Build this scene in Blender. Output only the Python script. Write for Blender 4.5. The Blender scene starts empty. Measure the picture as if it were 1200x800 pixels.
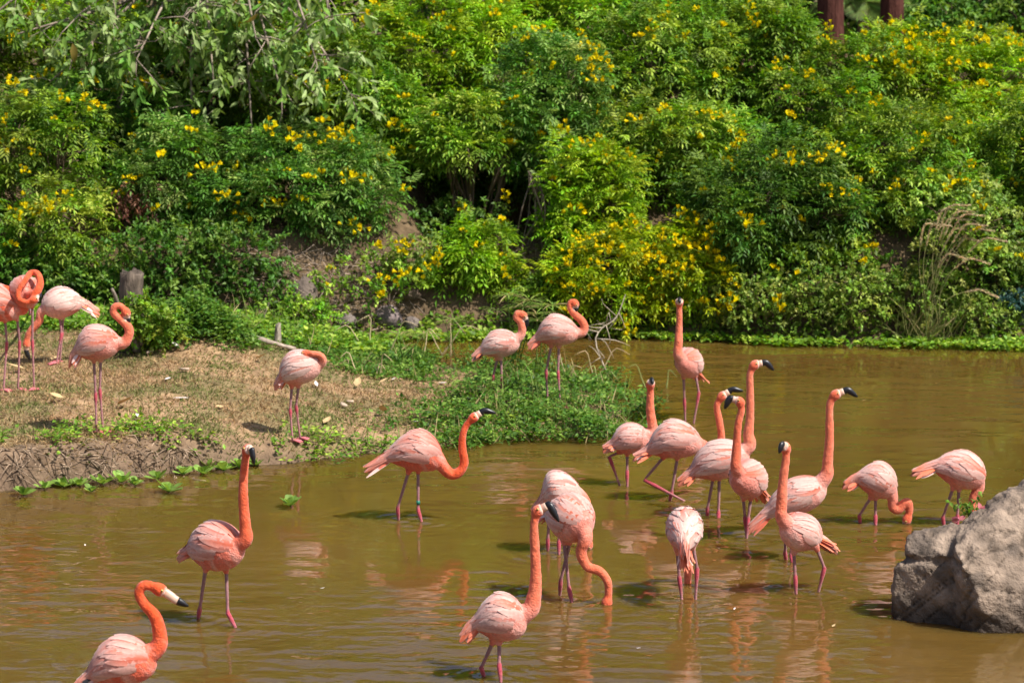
import bpy, math
import numpy as np
from mathutils import Vector

rad = math.radians
scene = bpy.context.scene
COL = scene.collection

# ------------------------------------------------------------------ camera, sky, sun, exposure
CAM_Z = 4.5
LENS = 100.0
FPX = 1200 * LENS / 36.0
PITCH = math.atan(520 / FPX)
cam_d = bpy.data.cameras.new("camera")
cam_d.lens = LENS
cam_d.sensor_width = 36.0
cam_d.clip_start = 0.1
cam_d.clip_end = 2000
cam_d.dof.use_dof = True
cam_d.dof.focus_distance = 19.0
cam_d.dof.aperture_fstop = 4.0
cam = bpy.data.objects.new("camera", cam_d)
COL.objects.link(cam)
cam.location = (0, 0, CAM_Z)
cam.rotation_euler = (math.pi / 2 - PITCH, 0, 0)
scene.camera = cam

SUN_EL = rad(53)
SUN_AZ_V = Vector((math.cos(rad(32)), -math.sin(rad(32)), 0))      # towards the sun: right and behind the camera
TO_SUN = Vector((SUN_AZ_V.x * math.cos(SUN_EL), SUN_AZ_V.y * math.cos(SUN_EL), math.sin(SUN_EL)))
world = bpy.data.worlds.new("World")
scene.world = world
world.use_nodes = True
wn = world.node_tree.nodes
wl = world.node_tree.links
wn.clear()
sky = wn.new("ShaderNodeTexSky")
sky.sky_type = 'NISHITA'
sky.sun_disc = False
sky.sun_elevation = SUN_EL
sky.sun_rotation = math.atan2(TO_SUN.x, TO_SUN.y)
sky.air_density = 1.0
sky.dust_density = 2.0
bg = wn.new("ShaderNodeBackground")
bg.inputs[1].default_value = 0.095
wo = wn.new("ShaderNodeOutputWorld")
wl.new(sky.outputs[0], bg.inputs[0])
wl.new(bg.outputs[0], wo.inputs[0])
sun_d = bpy.data.lights.new("sun", 'SUN')
sun_d.energy = 5.0
sun_d.angle = rad(0.6)
sun_d.color = (1.0, 0.945, 0.87)
sun = bpy.data.objects.new("sun", sun_d)
COL.objects.link(sun)
sun.rotation_euler = TO_SUN.to_track_quat('Z', 'Y').to_euler()
sun.location = (10, -10, 30)

vs = scene.view_settings
vs.view_transform = 'Standard'
vs.look = 'None'
vs.gamma = 1.0
vs.use_curve_mapping = False
vs.exposure = 0.42
scene.render.engine = 'CYCLES'
scene.cycles.use_denoising = True
scene.cycles.max_bounces = 6
scene.cycles.diffuse_bounces = 3
scene.cycles.glossy_bounces = 3
scene.cycles.transmission_bounces = 4

# ------------------------------------------------------------------ projection helpers (photo pixels, 1200 x 800)
UP = np.array([0, math.sin(PITCH), math.cos(PITCH)])
FW = np.array([0, math.cos(PITCH), -math.sin(PITCH)])
CAMP = np.array([0, 0, CAM_Z])

def ray(px, py):
    d = FW + np.array([1.0, 0, 0]) * (px - 600) / FPX + UP * (400 - py) / FPX
    return d

def at_y(px, py, Y):
    d = ray(px, py)
    return CAMP + d * (Y / d[1])

def at_z(px, py, z=0.0):
    d = ray(px, py)
    return CAMP + d * ((z - CAM_Z) / d[2])

def on_ground(px, py):
    """first hit of the pixel's ray with the terrain or the water level"""
    d = ray(px, py)
    lo = 10.0
    ys = np.linspace(10, 45, 1401)
    P = CAMP + d[None, :] * (ys / d[1])[:, None]
    h = np.maximum(height(P[:, 0], P[:, 1]), 0.0)
    i = np.argmax(P[:, 2] <= h)
    return np.array([P[i, 0], P[i, 1], h[i]])

# ------------------------------------------------------------------ small value noise
_rs = np.random.RandomState(7)
_tab = _rs.rand(256, 256)

def vnoise(x, y):
    x = np.asarray(x, float); y = np.asarray(y, float)
    xi = np.floor(x).astype(int); yi = np.floor(y).astype(int)
    fx = x - xi; fy = y - yi
    fx = fx * fx * (3 - 2 * fx); fy = fy * fy * (3 - 2 * fy)
    g = lambda a, b: _tab[a & 255, b & 255]
    return (g(xi, yi) * (1 - fx) + g(xi + 1, yi) * fx) * (1 - fy) + (g(xi, yi + 1) * (1 - fx) + g(xi + 1, yi + 1) * fx) * fy

def fbm(x, y, o=4):
    s = 0.0; a = 0.5
    for k in range(o):
        s = s + a * vnoise(x * 2 ** k + 17.3 * k, y * 2 ** k + 5.1 * k)
        a *= 0.5
    return s / (1 - 0.5 ** o)

def sstep(a, b, x):
    t = np.clip((x - a) / (b - a), 0, 1)
    return t * t * (3 - 2 * t)

# ------------------------------------------------------------------ terrain height
SPIT_PX = [(-420, 600), (-120, 586), (0, 577), (60, 571), (120, 565), (200, 556), (300, 549), (400, 543), (440, 538), (500, 531), (580, 521), (640, 518),
           (700, 520), (738, 515), (764, 497), (766, 482), (745, 464), (705, 447), (660, 436), (600, 430), (545, 428), (492, 422), (470, 412), (430, 405), (330, 402),
           (250, 398), (100, 396), (-100, 396), (-420, 398)]
SPIT = np.array([at_z(px, py)[:2] for px, py in SPIT_PX])

def poly_sd(X, Y, poly):
    X = np.asarray(X, float); Y = np.asarray(Y, float)
    dmin = np.full(X.shape, 1e9)
    inside = np.zeros(X.shape, bool)
    n = len(poly)
    for i in range(n):
        ax, ay = poly[i]; bx, by = poly[(i + 1) % n]
        ex, ey = bx - ax, by - ay
        t = np.clip(((X - ax) * ex + (Y - ay) * ey) / (ex * ex + ey * ey), 0, 1)
        d = np.hypot(X - ax - t * ex, Y - ay - t * ey)
        dmin = np.minimum(dmin, d)
        c = ((ay > Y) != (by > Y)) & (X < (bx - ax) * (Y - ay) / (by - ay + 1e-12) + ax)
        inside ^= c
    return np.where(inside, dmin, -dmin)

Y_SHORE = at_z(600, 398)[1]

def shore_y(X):
    return Y_SHORE + 0.25 * np.sin(X * 0.9 + 1.0) + 0.4 * (vnoise(X * 0.7 + 3, X * 0 + 2.2) - 0.5)

def height(X, Y):
    X = np.asarray(X, float); Y = np.asarray(Y, float)
    bed = -0.55 + 0.12 * fbm(X * 0.5, Y * 0.5)
    # the spit of land on the left
    sd = poly_sd(X, Y, SPIT) + 0.10 * (vnoise(X * 3.1, Y * 3.1) - 0.5) + 0.04 * (vnoise(X * 9, Y * 9) - 0.5)
    left = sstep(-1.0, -3.1, X)
    top = 0.075 + 0.225 * left
    wid = 0.50 - 0.32 * left
    spit = -0.5 + (top + 0.5) * sstep(-0.55, 1.0, np.where(sd > 0, sd / wid * 0.75 + 0.22, sd)) + 0.05 * left * sstep(0, 2.0, sd)
    spit = spit + np.where(sd > 0.1, 0.035 * (fbm(X * 2.2, Y * 2.2) - 0.5) + 0.03 * (vnoise(X * 8, Y * 8) - 0.5), 0)
    # a small mound at the foot of the stump
    mx, my = at_z(165, 412, 0.35)[:2]
    spit = spit + 0.16 * np.exp(-(((X - mx - 0.4) / 0.9) ** 2 + ((Y - my - .2) / 0.6) ** 2))
    # the far bank
    d = Y - shore_y(X) + 0.15 * (fbm(X * 1.7, Y * 1.7) - 0.5)
    bank = np.where(d < 0, d * 0.6, 1.0 * sstep(-0.25, 0.95, d) - 0.11 + 0.37 * np.clip(d - 0.5, 0, 3.8))
    hx = at_y(562, 250, 31.0)[0]
    bank = bank - 1.0 * np.exp(-((X - hx) / 0.62) ** 4 - ((d - 2.1) / 1.05) ** 4)      # the hollow under the shrubs
    bank = np.clip(bank, -0.55, 2.4) + np.where(d > 0, 0.10 * (fbm(X * 2.5, Y * 2.5) - 0.5), 0)
    # the near bank behind the camera
    near = -0.55 + 3.4 * sstep(7.0, 1.0, Y)
    return np.maximum(np.maximum(bed, spit), np.maximum(bank, near))

# ------------------------------------------------------------------ object helpers
def prop(o, label=None, cat=None, group=None, kind=None):
    if label: o["label"] = label
    if cat: o["category"] = cat
    if group: o["group"] = group
    if kind: o["kind"] = kind
    return o

def empty(name, loc, label=None, cat=None, group=None):
    o = bpy.data.objects.new(name, None)
    o.empty_display_size = 0.1
    COL.objects.link(o)
    o.location = tuple(float(v) for v in loc)
    return prop(o, label, cat, group)

def np_mesh(name, V, F, col=None, smooth=False):
    """V (n,3); F (m,3) or (m,4) or a list of such arrays; col (n,3)"""
    me = bpy.data.meshes.new(name)
    V = np.asarray(V, np.float32)
    Fs = [np.asarray(f, np.int32) for f in (F if isinstance(F, list) else [F]) if len(f)]
    me.vertices.add(len(V))
    me.vertices.foreach_set("co", V.ravel())
    nl = sum(f.size for f in Fs); npoly = sum(len(f) for f in Fs)
    me.loops.add(nl)
    me.polygons.add(npoly)
    me.loops.foreach_set("vertex_index", np.concatenate([f.ravel() for f in Fs]))
    tot = np.concatenate([np.full(len(f), f.shape[1], np.int32) for f in Fs])
    start = np.concatenate([[0], np.cumsum(tot)[:-1]]).astype(np.int32)
    me.polygons.foreach_set("loop_start", start)
    if smooth:
        me.polygons.foreach_set("use_smooth", np.ones(npoly, bool))
    me.update(calc_edges=True)
    if col is not None:
        a = me.color_attributes.new("tint", 'FLOAT_COLOR', 'POINT')
        c = np.ones((len(V), 4), np.float32)
        c[:, :3] = col
        a.data.foreach_set("color", c.ravel())
    return me

def obj(name, me, mat, parent=None, loc=None):
    o = bpy.data.objects.new(name, me)
    COL.objects.link(o)
    if mat is not None and len(me.materials) == 0:
        me.materials.append(mat)
    if parent is not None:
        o.parent = parent
    if loc is not None:
        o.location = tuple(float(v) for v in loc)
    return o

class Geo:
    """collects pieces of geometry with colours"""
    def __init__(self):
        self.V = []; self.T = []; self.Q = []; self.C = []; self.n = 0
    def add(self, V, F, col):
        V = np.asarray(V, float).reshape(-1, 3)
        F = np.asarray(F, int)
        (self.T if F.shape[1] == 3 else self.Q).append(F + self.n)
        self.V.append(V)
        c = np.asarray(col, float)
        self.C.append(np.broadcast_to(c, V.shape) if c.ndim == 1 else c)
        self.n += len(V)
    def mesh(self, name, origin=(0, 0, 0), smooth=False):
        V = np.concatenate(self.V) - np.asarray(origin)
        F = []
        if self.T: F.append(np.concatenate(self.T))
        if self.Q: F.append(np.concatenate(self.Q))
        return np_mesh(name, V, F, np.concatenate(self.C), smooth)

def norm(v):
    v = np.asarray(v, float)
    return v / (np.linalg.norm(v, axis=-1, keepdims=True) + 1e-12)

def catmull(P, n):
    P = np.asarray(P, float)
    P = np.vstack([2 * P[0] - P[1], P, 2 * P[-1] - P[-2]])
    m = len(P) - 3
    seg = np.linalg.norm(np.diff(P[1:-1], axis=0), axis=1)
    cum = np.concatenate([[0], np.cumsum(seg)])
    s = np.linspace(0, cum[-1], n)
    i = np.clip(np.searchsorted(cum, s, side='right') - 1, 0, m - 1)
    t = ((s - cum[i]) / seg[i])[:, None]
    p0, p1, p2, p3 = P[i], P[i + 1], P[i + 2], P[i + 3]
    return 0.5 * ((2 * p1) + (-p0 + p2) * t + (2 * p0 - 5 * p1 + 4 * p2 - p3) * t * t + (-p0 + 3 * p1 - 3 * p2 + p3) * t ** 3)

def tube(P, R, sides=8, cap=True, flat=None):
    """tube along P with radii R; returns V, list of quads, list of tris"""
    P = np.asarray(P, float); n = len(P)
    R = np.broadcast_to(np.asarray(R, float), (n,))
    T = norm(np.gradient(P, axis=0))
    ref = np.array([0.13, 0.97, 0.2])
    u = norm(np.cross(T[0], ref))
    U = [u]
    for i in range(1, n):
        u = u - T[i] * np.dot(u, T[i])
        u = u / (np.linalg.norm(u) + 1e-12)
        U.append(u)
    U = np.array(U); W = np.cross(T, U)
    a = np.linspace(0, 2 * math.pi, sides, endpoint=False)
    V = P[:, None, :] + R[:, None, None] * (U[:, None, :] * np.cos(a)[None, :, None] + W[:, None, :] * np.sin(a)[None, :, None])
    V = V.reshape(-1, 3)
    i, j = np.meshgrid(np.arange(n - 1), np.arange(sides), indexing='ij')
    k = (j + 1) % sides
    Q = np.stack([i * sides + j, i * sides + k, (i + 1) * sides + k, (i + 1) * sides + j], -1).reshape(-1, 4)
    Tt = np.zeros((0, 3), int)
    if cap:
        V = np.vstack([V, P[0], P[-1]])
        b0, b1 = n * sides, n * sides + 1
        j = np.arange(sides); k = (j + 1) % sides
        Tt = np.vstack([np.stack([np.full(sides, b0), k, j], -1), np.stack([np.full(sides, b1), (n - 1) * sides + j, (n - 1) * sides + k], -1)])
    return V, Q, Tt

def add_tube(g, P, R, col, sides=7):
    V, Q, T = tube(P, R, sides)
    n0 = g.n
    g.V.append(V); g.n += len(V)
    c = np.asarray(col, float)
    if c.ndim == 2:                                     # one colour per ring
        c = np.vstack([np.repeat(c, sides, axis=0), c[:1], c[-1:]])
        g.C.append(c)
    else:
        g.C.append(np.broadcast_to(c, V.shape))
    g.Q.append(Q + n0); g.T.append(T + n0)

# ------------------------------------------------------------------ materials
def new_mat(name):
    m = bpy.data.materials.new(name)
    m.use_nodes = True
    nt = m.node_tree
    return m, nt.nodes, nt.links, nt.nodes["Principled BSDF"]

def mat_leaf(name, transl=0.30, rough=0.5, spec=0.28, hue=0.485):
    m, N, L, b = new_mat(name)
    at = N.new("ShaderNodeAttribute"); at.attribute_name = "tint"
    tc = N.new("ShaderNodeTexCoord")
    nz = N.new("ShaderNodeTexNoise"); nz.inputs["Scale"].default_value = 22
    L.new(tc.outputs["Object"], nz.inputs["Vector"])
    hs = N.new("ShaderNodeHueSaturation")
    mr = N.new("ShaderNodeMapRange"); mr.inputs[1].default_value = .3; mr.inputs[2].default_value = .7; mr.inputs[3].default_value = .75; mr.inputs[4].default_value = 1.25
    L.new(nz.outputs["Fac"], mr.inputs[0]); L.new(mr.outputs[0], hs.inputs["Value"])
    L.new(at.outputs["Color"], hs.inputs["Color"])
    L.new(hs.outputs[0], b.inputs["Base Color"])
    b.inputs["Roughness"].default_value = rough
    b.inputs["Specular IOR Level"].default_value = spec
    tr = N.new("ShaderNodeBsdfTranslucent")
    hs2 = N.new("ShaderNodeHueSaturation"); hs2.inputs["Hue"].default_value = hue; hs2.inputs["Saturation"].default_value = 1.1; hs2.inputs["Value"].default_value = 1.5
    L.new(hs.outputs[0], hs2.inputs["Color"]); L.new(hs2.outputs[0], tr.inputs[0])
    mx = N.new("ShaderNodeMixShader"); mx.inputs[0].default_value = transl
    L.new(b.outputs[0], mx.inputs[1]); L.new(tr.outputs[0], mx.inputs[2])
    L.new(mx.outputs[0], N["Material Output"].inputs["Surface"])
    return m

def mat_tint(name, rough=0.8, spec=0.2, nscale=30.0, var=0.3, bump=0.3, bscale=60.0, bdist=0.01, sheen=0.0, stretch=(1, 1, 1)):
    m, N, L, b = new_mat(name)
    at = N.new("ShaderNodeAttribute"); at.attribute_name = "tint"
    tc = N.new("ShaderNodeTexCoord")
    mp = N.new("ShaderNodeMapping"); mp.inputs["Scale"].default_value = stretch
    L.new(tc.outputs["Object"], mp.inputs["Vector"])
    nz = N.new("ShaderNodeTexNoise"); nz.inputs["Scale"].default_value = nscale; nz.inputs["Detail"].default_value = 5
    L.new(mp.outputs[0], nz.inputs["Vector"])
    mr = N.new("ShaderNodeMapRange"); mr.inputs[1].default_value = .3; mr.inputs[2].default_value = .7; mr.inputs[3].default_value = 1 - var; mr.inputs[4].default_value = 1 + var
    hs = N.new("ShaderNodeHueSaturation")
    L.new(nz.outputs["Fac"], mr.inputs[0]); L.new(mr.outputs[0], hs.inputs["Value"]); L.new(at.outputs["Color"], hs.inputs["Color"])
    L.new(hs.outputs[0], b.inputs["Base Color"])
    b.inputs["Roughness"].default_value = rough
    b.inputs["Specular IOR Level"].default_value = spec
    if sheen:
        b.inputs["Sheen Weight"].default_value = sheen
    if bump:
        n2 = N.new("ShaderNodeTexNoise"); n2.inputs["Scale"].default_value = bscale; n2.inputs["Detail"].default_value = 6
        L.new(mp.outputs[0], n2.inputs["Vector"])
        bp = N.new("ShaderNodeBump"); bp.inputs["Strength"].default_value = bump; bp.inputs["Distance"].default_value = bdist
        L.new(n2.outputs["Fac"], bp.inputs["Height"]); L.new(bp.outputs[0], b.inputs["Normal"])
    return m

M_LEAF = mat_leaf("shrub_leaf")
M_GRASS = mat_leaf("grass_blade", 0.25, 0.6, 0.2)
M_PETAL = mat_leaf("yellow_petal", 0.3, 0.6, 0.1, 0.5)
M_BARK = mat_tint("bark", 0.9, 0.1, 14, 0.45, 0.9, 40, 0.02, stretch=(1, 1, .25))
M_EARTH = mat_tint("earth", 0.95, 0.08, 9, 0.35, 0.8, 25, 0.03)
M_PLUME = mat_tint("plumage", 0.8, 0.12, 55, 0.2, 0.8, 100, 0.010, sheen=0.25)
M_FEATHER = mat_tint("feather", 0.65, 0.2, 60, 0.10, 0.2, 160, 0.004, sheen=0.2)
M_BILL = mat_tint("bill_horn", 0.35, 0.5, 40, 0.08, 0.05, 80, 0.002)
M_STONE = mat_tint("weathered_stone", 0.85, 0.2, 9, 0.42, 0.65, 40, 0.03)
M_LITTER = mat_tint("litter", 0.8, 0.2, 30, 0.2, 0.1, 60, 0.004)

def mat_water():
    m, N, L, b = new_mat("pond_water")
    tc = N.new("ShaderNodeTexCoord")
    nz = N.new("ShaderNodeTexNoise"); nz.inputs["Scale"].default_value = 0.35; nz.inputs["Detail"].default_value = 3
    L.new(tc.outputs["Object"], nz.inputs["Vector"])
    cr = N.new("ShaderNodeValToRGB")
    cr.color_ramp.elements[0].position = .3; cr.color_ramp.elements[0].color = (0.100, 0.058, 0.010, 1)
    cr.color_ramp.elements[1].position = .75; cr.color_ramp.elements[1].color = (0.140, 0.081, 0.018, 1)
    L.new(nz.outputs["Fac"], cr.inputs[0]); L.new(cr.outputs[0], b.inputs["Base Color"])
    b.inputs["Roughness"].default_value = 0.03
    b.inputs["IOR"].default_value = 1.33
    b.inputs["Subsurface Weight"].default_value = 1.0
    b.inputs["Subsurface Radius"].default_value = (1.0, 0.75, 0.35)
    b.inputs["Subsurface Scale"].default_value = 0.8
    b.inputs["Specular IOR Level"].default_value = 0.5
    mp = N.new("ShaderNodeMapping"); mp.inputs["Scale"].default_value = (0.75, 1.3, 1)
    mp.inputs["Rotation"].default_value = (0, 0, 0.25)
    L.new(tc.outputs["Object"], mp.inputs["Vector"])
    hsum = None
    for sc, w in ((1.5, 1.0), (4.0, 0.52), (9.0, 0.12)):
        t = N.new("ShaderNodeTexNoise"); t.inputs["Scale"].default_value = sc; t.inputs["Detail"].default_value = 2; t.inputs["Roughness"].default_value = .4
        L.new(mp.outputs[0], t.inputs["Vector"])
        mu = N.new("ShaderNodeMath"); mu.operation = 'MULTIPLY'; mu.inputs[1].default_value = w
        L.new(t.outputs["Fac"], mu.inputs[0])
        if hsum is None: hsum = mu
        else:
            ad = N.new("ShaderNodeMath"); ad.operation = 'ADD'
            L.new(hsum.outputs[0], ad.inputs[0]); L.new(mu.outputs[0], ad.inputs[1]); hsum = ad
    # calmer and livelier patches of the surface
    pn = N.new("ShaderNodeTexNoise"); pn.inputs["Scale"].default_value = .28; pn.inputs["Detail"].default_value = 1
    L.new(tc.outputs["Object"], pn.inputs["Vector"])
    pr = N.new("ShaderNodeMapRange"); pr.inputs[1].default_value = .35; pr.inputs[2].default_value = .65; pr.inputs[3].default_value = .16; pr.inputs[4].default_value = 1.0
    L.new(pn.outputs["Fac"], pr.inputs[0])
    bp = N.new("ShaderNodeBump"); bp.inputs["Distance"].default_value = 0.034
    L.new(pr.outputs[0], bp.inputs["Strength"])
    L.new(hsum.outputs[0], bp.inputs["Height"]); L.new(bp.outputs[0], b.inputs["Normal"])
    return m
M_WATER = mat_water()

# ------------------------------------------------------------------ ground (one sheet to the horizon)
def axis(fine0, fine1, step, far):
    f = np.arange(fine0, fine1 + 1e-6, step)
    g = [step]
    while sum(g) < far: g.append(g[-1] * 1.35)
    c = np.cumsum(g)
    return np.concatenate([(f[0] - c)[::-1], f, f[-1] + c])

def grid_faces(nx, ny):
    i, j = np.meshgrid(np.arange(ny - 1), np.arange(nx - 1), indexing='ij')
    a = i * nx + j
    return np.stack([a, a + 1, a + nx + 1, a + nx], -1).reshape(-1, 4)

gx = axis(-5.6, 5.4, 0.05, 700); gy = axis(18.0, 33.5, 0.05, 900)
GX, GY = np.meshgrid(gx, gy)
GZ = height(GX, GY)
soil = np.array([0.21, 0.145, 0.085]); mud = np.array([0.19, 0.130, 0.085]); lawn = np.array([0.10, 0.105, 0.04]); dry = np.array([0.33, 0.215, 0.12])
sdg = poly_sd(GX, GY, SPIT)
n1 = fbm(GX * 1.5, GY * 1.5)[..., None]
land = np.where(n1 > 0.5, dry, lawn * 0.5 + dry * 0.5) * (0.8 + 0.4 * fbm(GX * 6, GY * 6)[..., None])
edge = sstep(0.42, 0.1, sdg)[..., None]
gcol = land * (1 - edge) + mud * edge
onbank = (GY > 28.2)[..., None]
gcol = np.where(onbank, soil * (0.38 + 0.5 * fbm(GX * 3, GY * 3)[..., None]), gcol)
gcol = np.where((GZ < -0.05)[..., None], mud * 0.6, gcol)
me = np_mesh("ground", np.stack([GX, GY, GZ], -1).reshape(-1, 3), grid_faces(len(gx), len(gy)), gcol.reshape(-1, 3), True)
prop(obj("ground", me, M_EARTH), kind="structure")

# ------------------------------------------------------------------ birds: where the legs meet the water (for the ripples)
BIRDS = []
exec_ripples = []          # (x, y, amplitude)

# tints
C_NECK = np.array([0.74, 0.095, 0.026]); C_BODY = np.array([0.70, 0.190, 0.140]); C_PALE = np.array([0.83, 0.560, 0.490])
C_ORANGE = np.array([0.80, 0.145, 0.040]); C_RED = np.array([0.60, 0.07, 0.035]); C_LEG = np.array([0.30, 0.175, 0.175]); C_JOINT = np.array([0.46, 0.07, 0.095])
C_FOOT = np.array([0.66, 0.17, 0.19]); C_WHITE = np.array([0.74, 0.56, 0.47]); C_BLACK = np.array([0.012, 0.012, 0.015])

def remesh_union(parts, voxel):
    V = []; Q = []; T = []; n = 0
    for v, q, t in parts:
        V.append(v); Q.append(q + n); T.append(t + n); n += len(v)
    me = np_mesh("tmp", np.concatenate(V), [np.concatenate(Q), np.concatenate(T)])
    o = bpy.data.objects.new("tmp", me)
    COL.objects.link(o)
    md = o.modifiers.new("r", 'REMESH'); md.mode = 'VOXEL'; md.voxel_size = voxel
    dg = bpy.context.evaluated_depsgraph_get()
    ev = o.evaluated_get(dg)
    m2 = ev.to_mesh()
    nv = len(m2.vertices); npoly = len(m2.polygons); nl = len(m2.loops)
    co = np.empty(nv * 3, np.float32); m2.vertices.foreach_get("co", co)
    li = np.empty(nl, np.int32); m2.loops.foreach_get("vertex_index", li)
    ls = np.empty(npoly, np.int32); m2.polygons.foreach_get("loop_start", ls)
    ed = np.empty(len(m2.edges) * 2, np.int32); m2.edges.foreach_get("vertices", ed)
    ev.to_mesh_clear()
    bpy.data.objects.remove(o); bpy.data.meshes.remove(me)
    F = li.reshape(-1, 4) if nl == npoly * 4 else np.stack([li[ls], li[ls + 1], li[ls + 2]], -1)
    return co.reshape(-1, 3).astype(float), F, ed.reshape(-1, 2)

def laplace(V, E, it, lam=0.5):
    cnt = np.zeros(len(V)); np.add.at(cnt, E[:, 0], 1); np.add.at(cnt, E[:, 1], 1)
    for _ in range(it):
        S = np.zeros_like(V)
        np.add.at(S, E[:, 0], V[E[:, 1]]); np.add.at(S, E[:, 1], V[E[:, 0]])
        V = V + lam * (S / np.maximum(cnt, 1)[:, None] - V)
    return V

def ball(c, r, nu=8, nv=6, sc=(1, 1, 1)):
    th = np.linspace(0, math.pi, nv); ph = np.linspace(0, 2 * math.pi, nu, endpoint=False)
    V = np.array([[math.sin(t) * math.cos(p) * sc[0], math.sin(t) * math.sin(p) * sc[1], math.cos(t) * sc[2]] for t in th for p in ph]) * r + np.asarray(c)
    Q = np.array([[i * nu + j, i * nu + (j + 1) % nu, (i + 1) * nu + (j + 1) % nu, (i + 1) * nu + j] for i in range(nv - 1) for j in range(nu)])
    return V, Q

EYE_V, EYE_Q = ball((0, 0, 0), 0.0082, 10, 7)
EYE_COL = np.where((EYE_V[:, :1] > 0.0064), C_BLACK, np.array([0.75, 0.5, 0.12]))

def flamingo(label, tail, mid, chest, R, tip, neck, head, legs, bill=None, billtip=None, dT=0.0, dC=0.0, dN=None, lat=0.86, pale=0.5, warm=0.5, land=False,
             seed=0, neck_r=1.0, wing_droop=0.0, base=None, black=False, band=None, head_dd=0.0, facing=None, black_from=.30):
    """all positions are photo pixels (px, py[, metres further away]) on an upright plane through the place where the bird stands"""
    rng = np.random.default_rng(seed + 11)
    feet3 = []
    for lg in legs:
        f = lg[-1]
        p = on_ground(f[0], f[1]) if land else at_z(f[0], f[1], 0.0)
        feet3.append(p)
    if base is not None:
        feet3 = [at_z(base[0], base[1])] if not land else [on_ground(*base)]
    Y0 = float(np.mean([p[1] for p in feet3])); X0 = float(np.mean([p[0] for p in feet3])); Z0 = float(np.mean([p[2] for p in feet3]))
    K = FPX / math.hypot(Y0, CAM_Z)                      # pixels per metre at the bird
    g = lambda p, d=0.0: at_y(p[0], p[1], Y0 + (p[2] if len(p) > 2 else d))
    T = g(tail, dT); M = g(mid); C = g(chest, dC); TIP = g(tip, dT * 1.35)
    Rm = R / K
    fwd = norm(C - T); side = norm(np.cross(fwd, [0, 0, 1.0])); upv = np.cross(side, fwd)
    Ltot = np.linalg.norm(C - T)
    # centre line: quadratic through T, M, C
    tm = 0.56
    def S(t):
        t = np.asarray(t, float)[..., None]
        return T * (t - tm) * (t - 1) / (tm * 1.0) + M * t * (t - 1) / (tm * (tm - 1)) + C * t * (t - tm) / (1 - tm)
    def egg(t):
        u = np.where(t < .58, (.58 - t) / .58, (t - .58) / .42)
        e = np.where(t < .58, (1 - np.clip(u, 0, 1) ** 1.7) ** 0.85, (1 - np.clip(u, 0, 1) ** 2.3) ** 0.55)
        return e
    def surf(t, th, lift=0.0):
        """point on the body shell; th = 0 at the back; past the rump it runs out along the tail"""
        tc_ = np.clip(t, 0, 1)
        c = S(tc_) + np.where(t < 0, -t, 0)[..., None] * (TIP - T) / 0.35
        r = np.maximum(Rm * egg(np.clip(t, 0.0, 1)), 0.028 * np.clip(1 + t * 1.5, 0.3, 1)) + lift
        return c + r[..., None] * (np.cos(th)[..., None] * upv + lat * np.sin(th)[..., None] * side)
    # --- body loft
    ts = np.concatenate([np.linspace(0.0, .1, 5)[:-1], np.linspace(.1, .9, 20)[:-1], np.linspace(.9, 1, 8)])
    a = np.linspace(0, 2 * math.pi, 28, endpoint=False)
    r = np.maximum(Rm * egg(ts), 0.004)
    r[0] = 0.02
    sec = S(ts)[:, None, :] + r[:, None, None] * (np.cos(a)[None, :, None] * upv + lat * np.sin(a)[None, :, None] * side)
    n = len(ts); s = len(a)
    i, j = np.meshgrid(np.arange(n - 1), np.arange(s), indexing='ij'); k = (j + 1) % s
    Q = np.stack([i * s + j, i * s + k, (i + 1) * s + k, (i + 1) * s + j], -1).reshape(-1, 4)
    V = np.vstack([sec.reshape(-1, 3), S(np.array([0.0]))[0] - fwd * .01, S(np.array([1.0]))[0]])
    jj = np.arange(s); kk = (jj + 1) % s
    Tt = np.vstack([np.stack([np.full(s, n * s), kk, jj], -1), np.stack([np.full(s, n * s + 1), (n - 1) * s + jj, (n - 1) * s + kk], -1)])
    parts = [(V, Q, Tt)]
    # --- neck and head
    dN = dC * 0.8 if dN is None else dN
    root = S(np.array([0.80]))[0]
    npts = [root] + [g(p, dN) for p in neck]
    H = g(head, dN + head_dd)
    pts = np.array(npts + [H])
    NK = catmull(pts, 70)
    arc = np.concatenate([[0], np.cumsum(np.linalg.norm(np.diff(NK, axis=0), axis=1))])
    u = arc / arc[-1]
    nr = np.interp(arc, [0, 0.10, 0.20, 0.32, arc[-1] * 0.75 + .1, arc[-1] + 0.3], [0.062, 0.056, 0.041, 0.032, 0.0255, 0.0245]) * neck_r
    nr = np.minimum(nr, np.interp(u, [0, 0.3, 1], [0.062, 0.036, 0.0245]) * neck_r + .002)
    nr = nr * (1 + .13 * (fbm(arc * 14 + seed * 7.7, arc * 0 + seed, 3) - .5))
    parts.append(tube(NK, nr, 16))
    # head: swelling from the nape to the foot of the bill
    if bill is not None:
        B = g(bill, dN + head_dd); KT = g(billtip, dN + head_dd)
        hd = norm(B - H)
    else:
        hd = norm(NK[-1] - NK[-4]); B = H + hd * 0.05; KT = H + hd * 0.10
    nape = norm(NK[-1] - NK[-6])
    F0 = H + hd * 0.034
    hp = catmull([H - nape * 0.045, H - nape * .012, H + hd * 0.015, F0], 14)
    parts.append(tube(hp, np.interp(np.linspace(0, 1, 14), [0, .3, .6, .85, 1], [0.022, 0.034, 0.037, 0.033, 0.027]) * (0.5 + 0.5 * neck_r), 16))
    # --- thighs
    LEG = []
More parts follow.
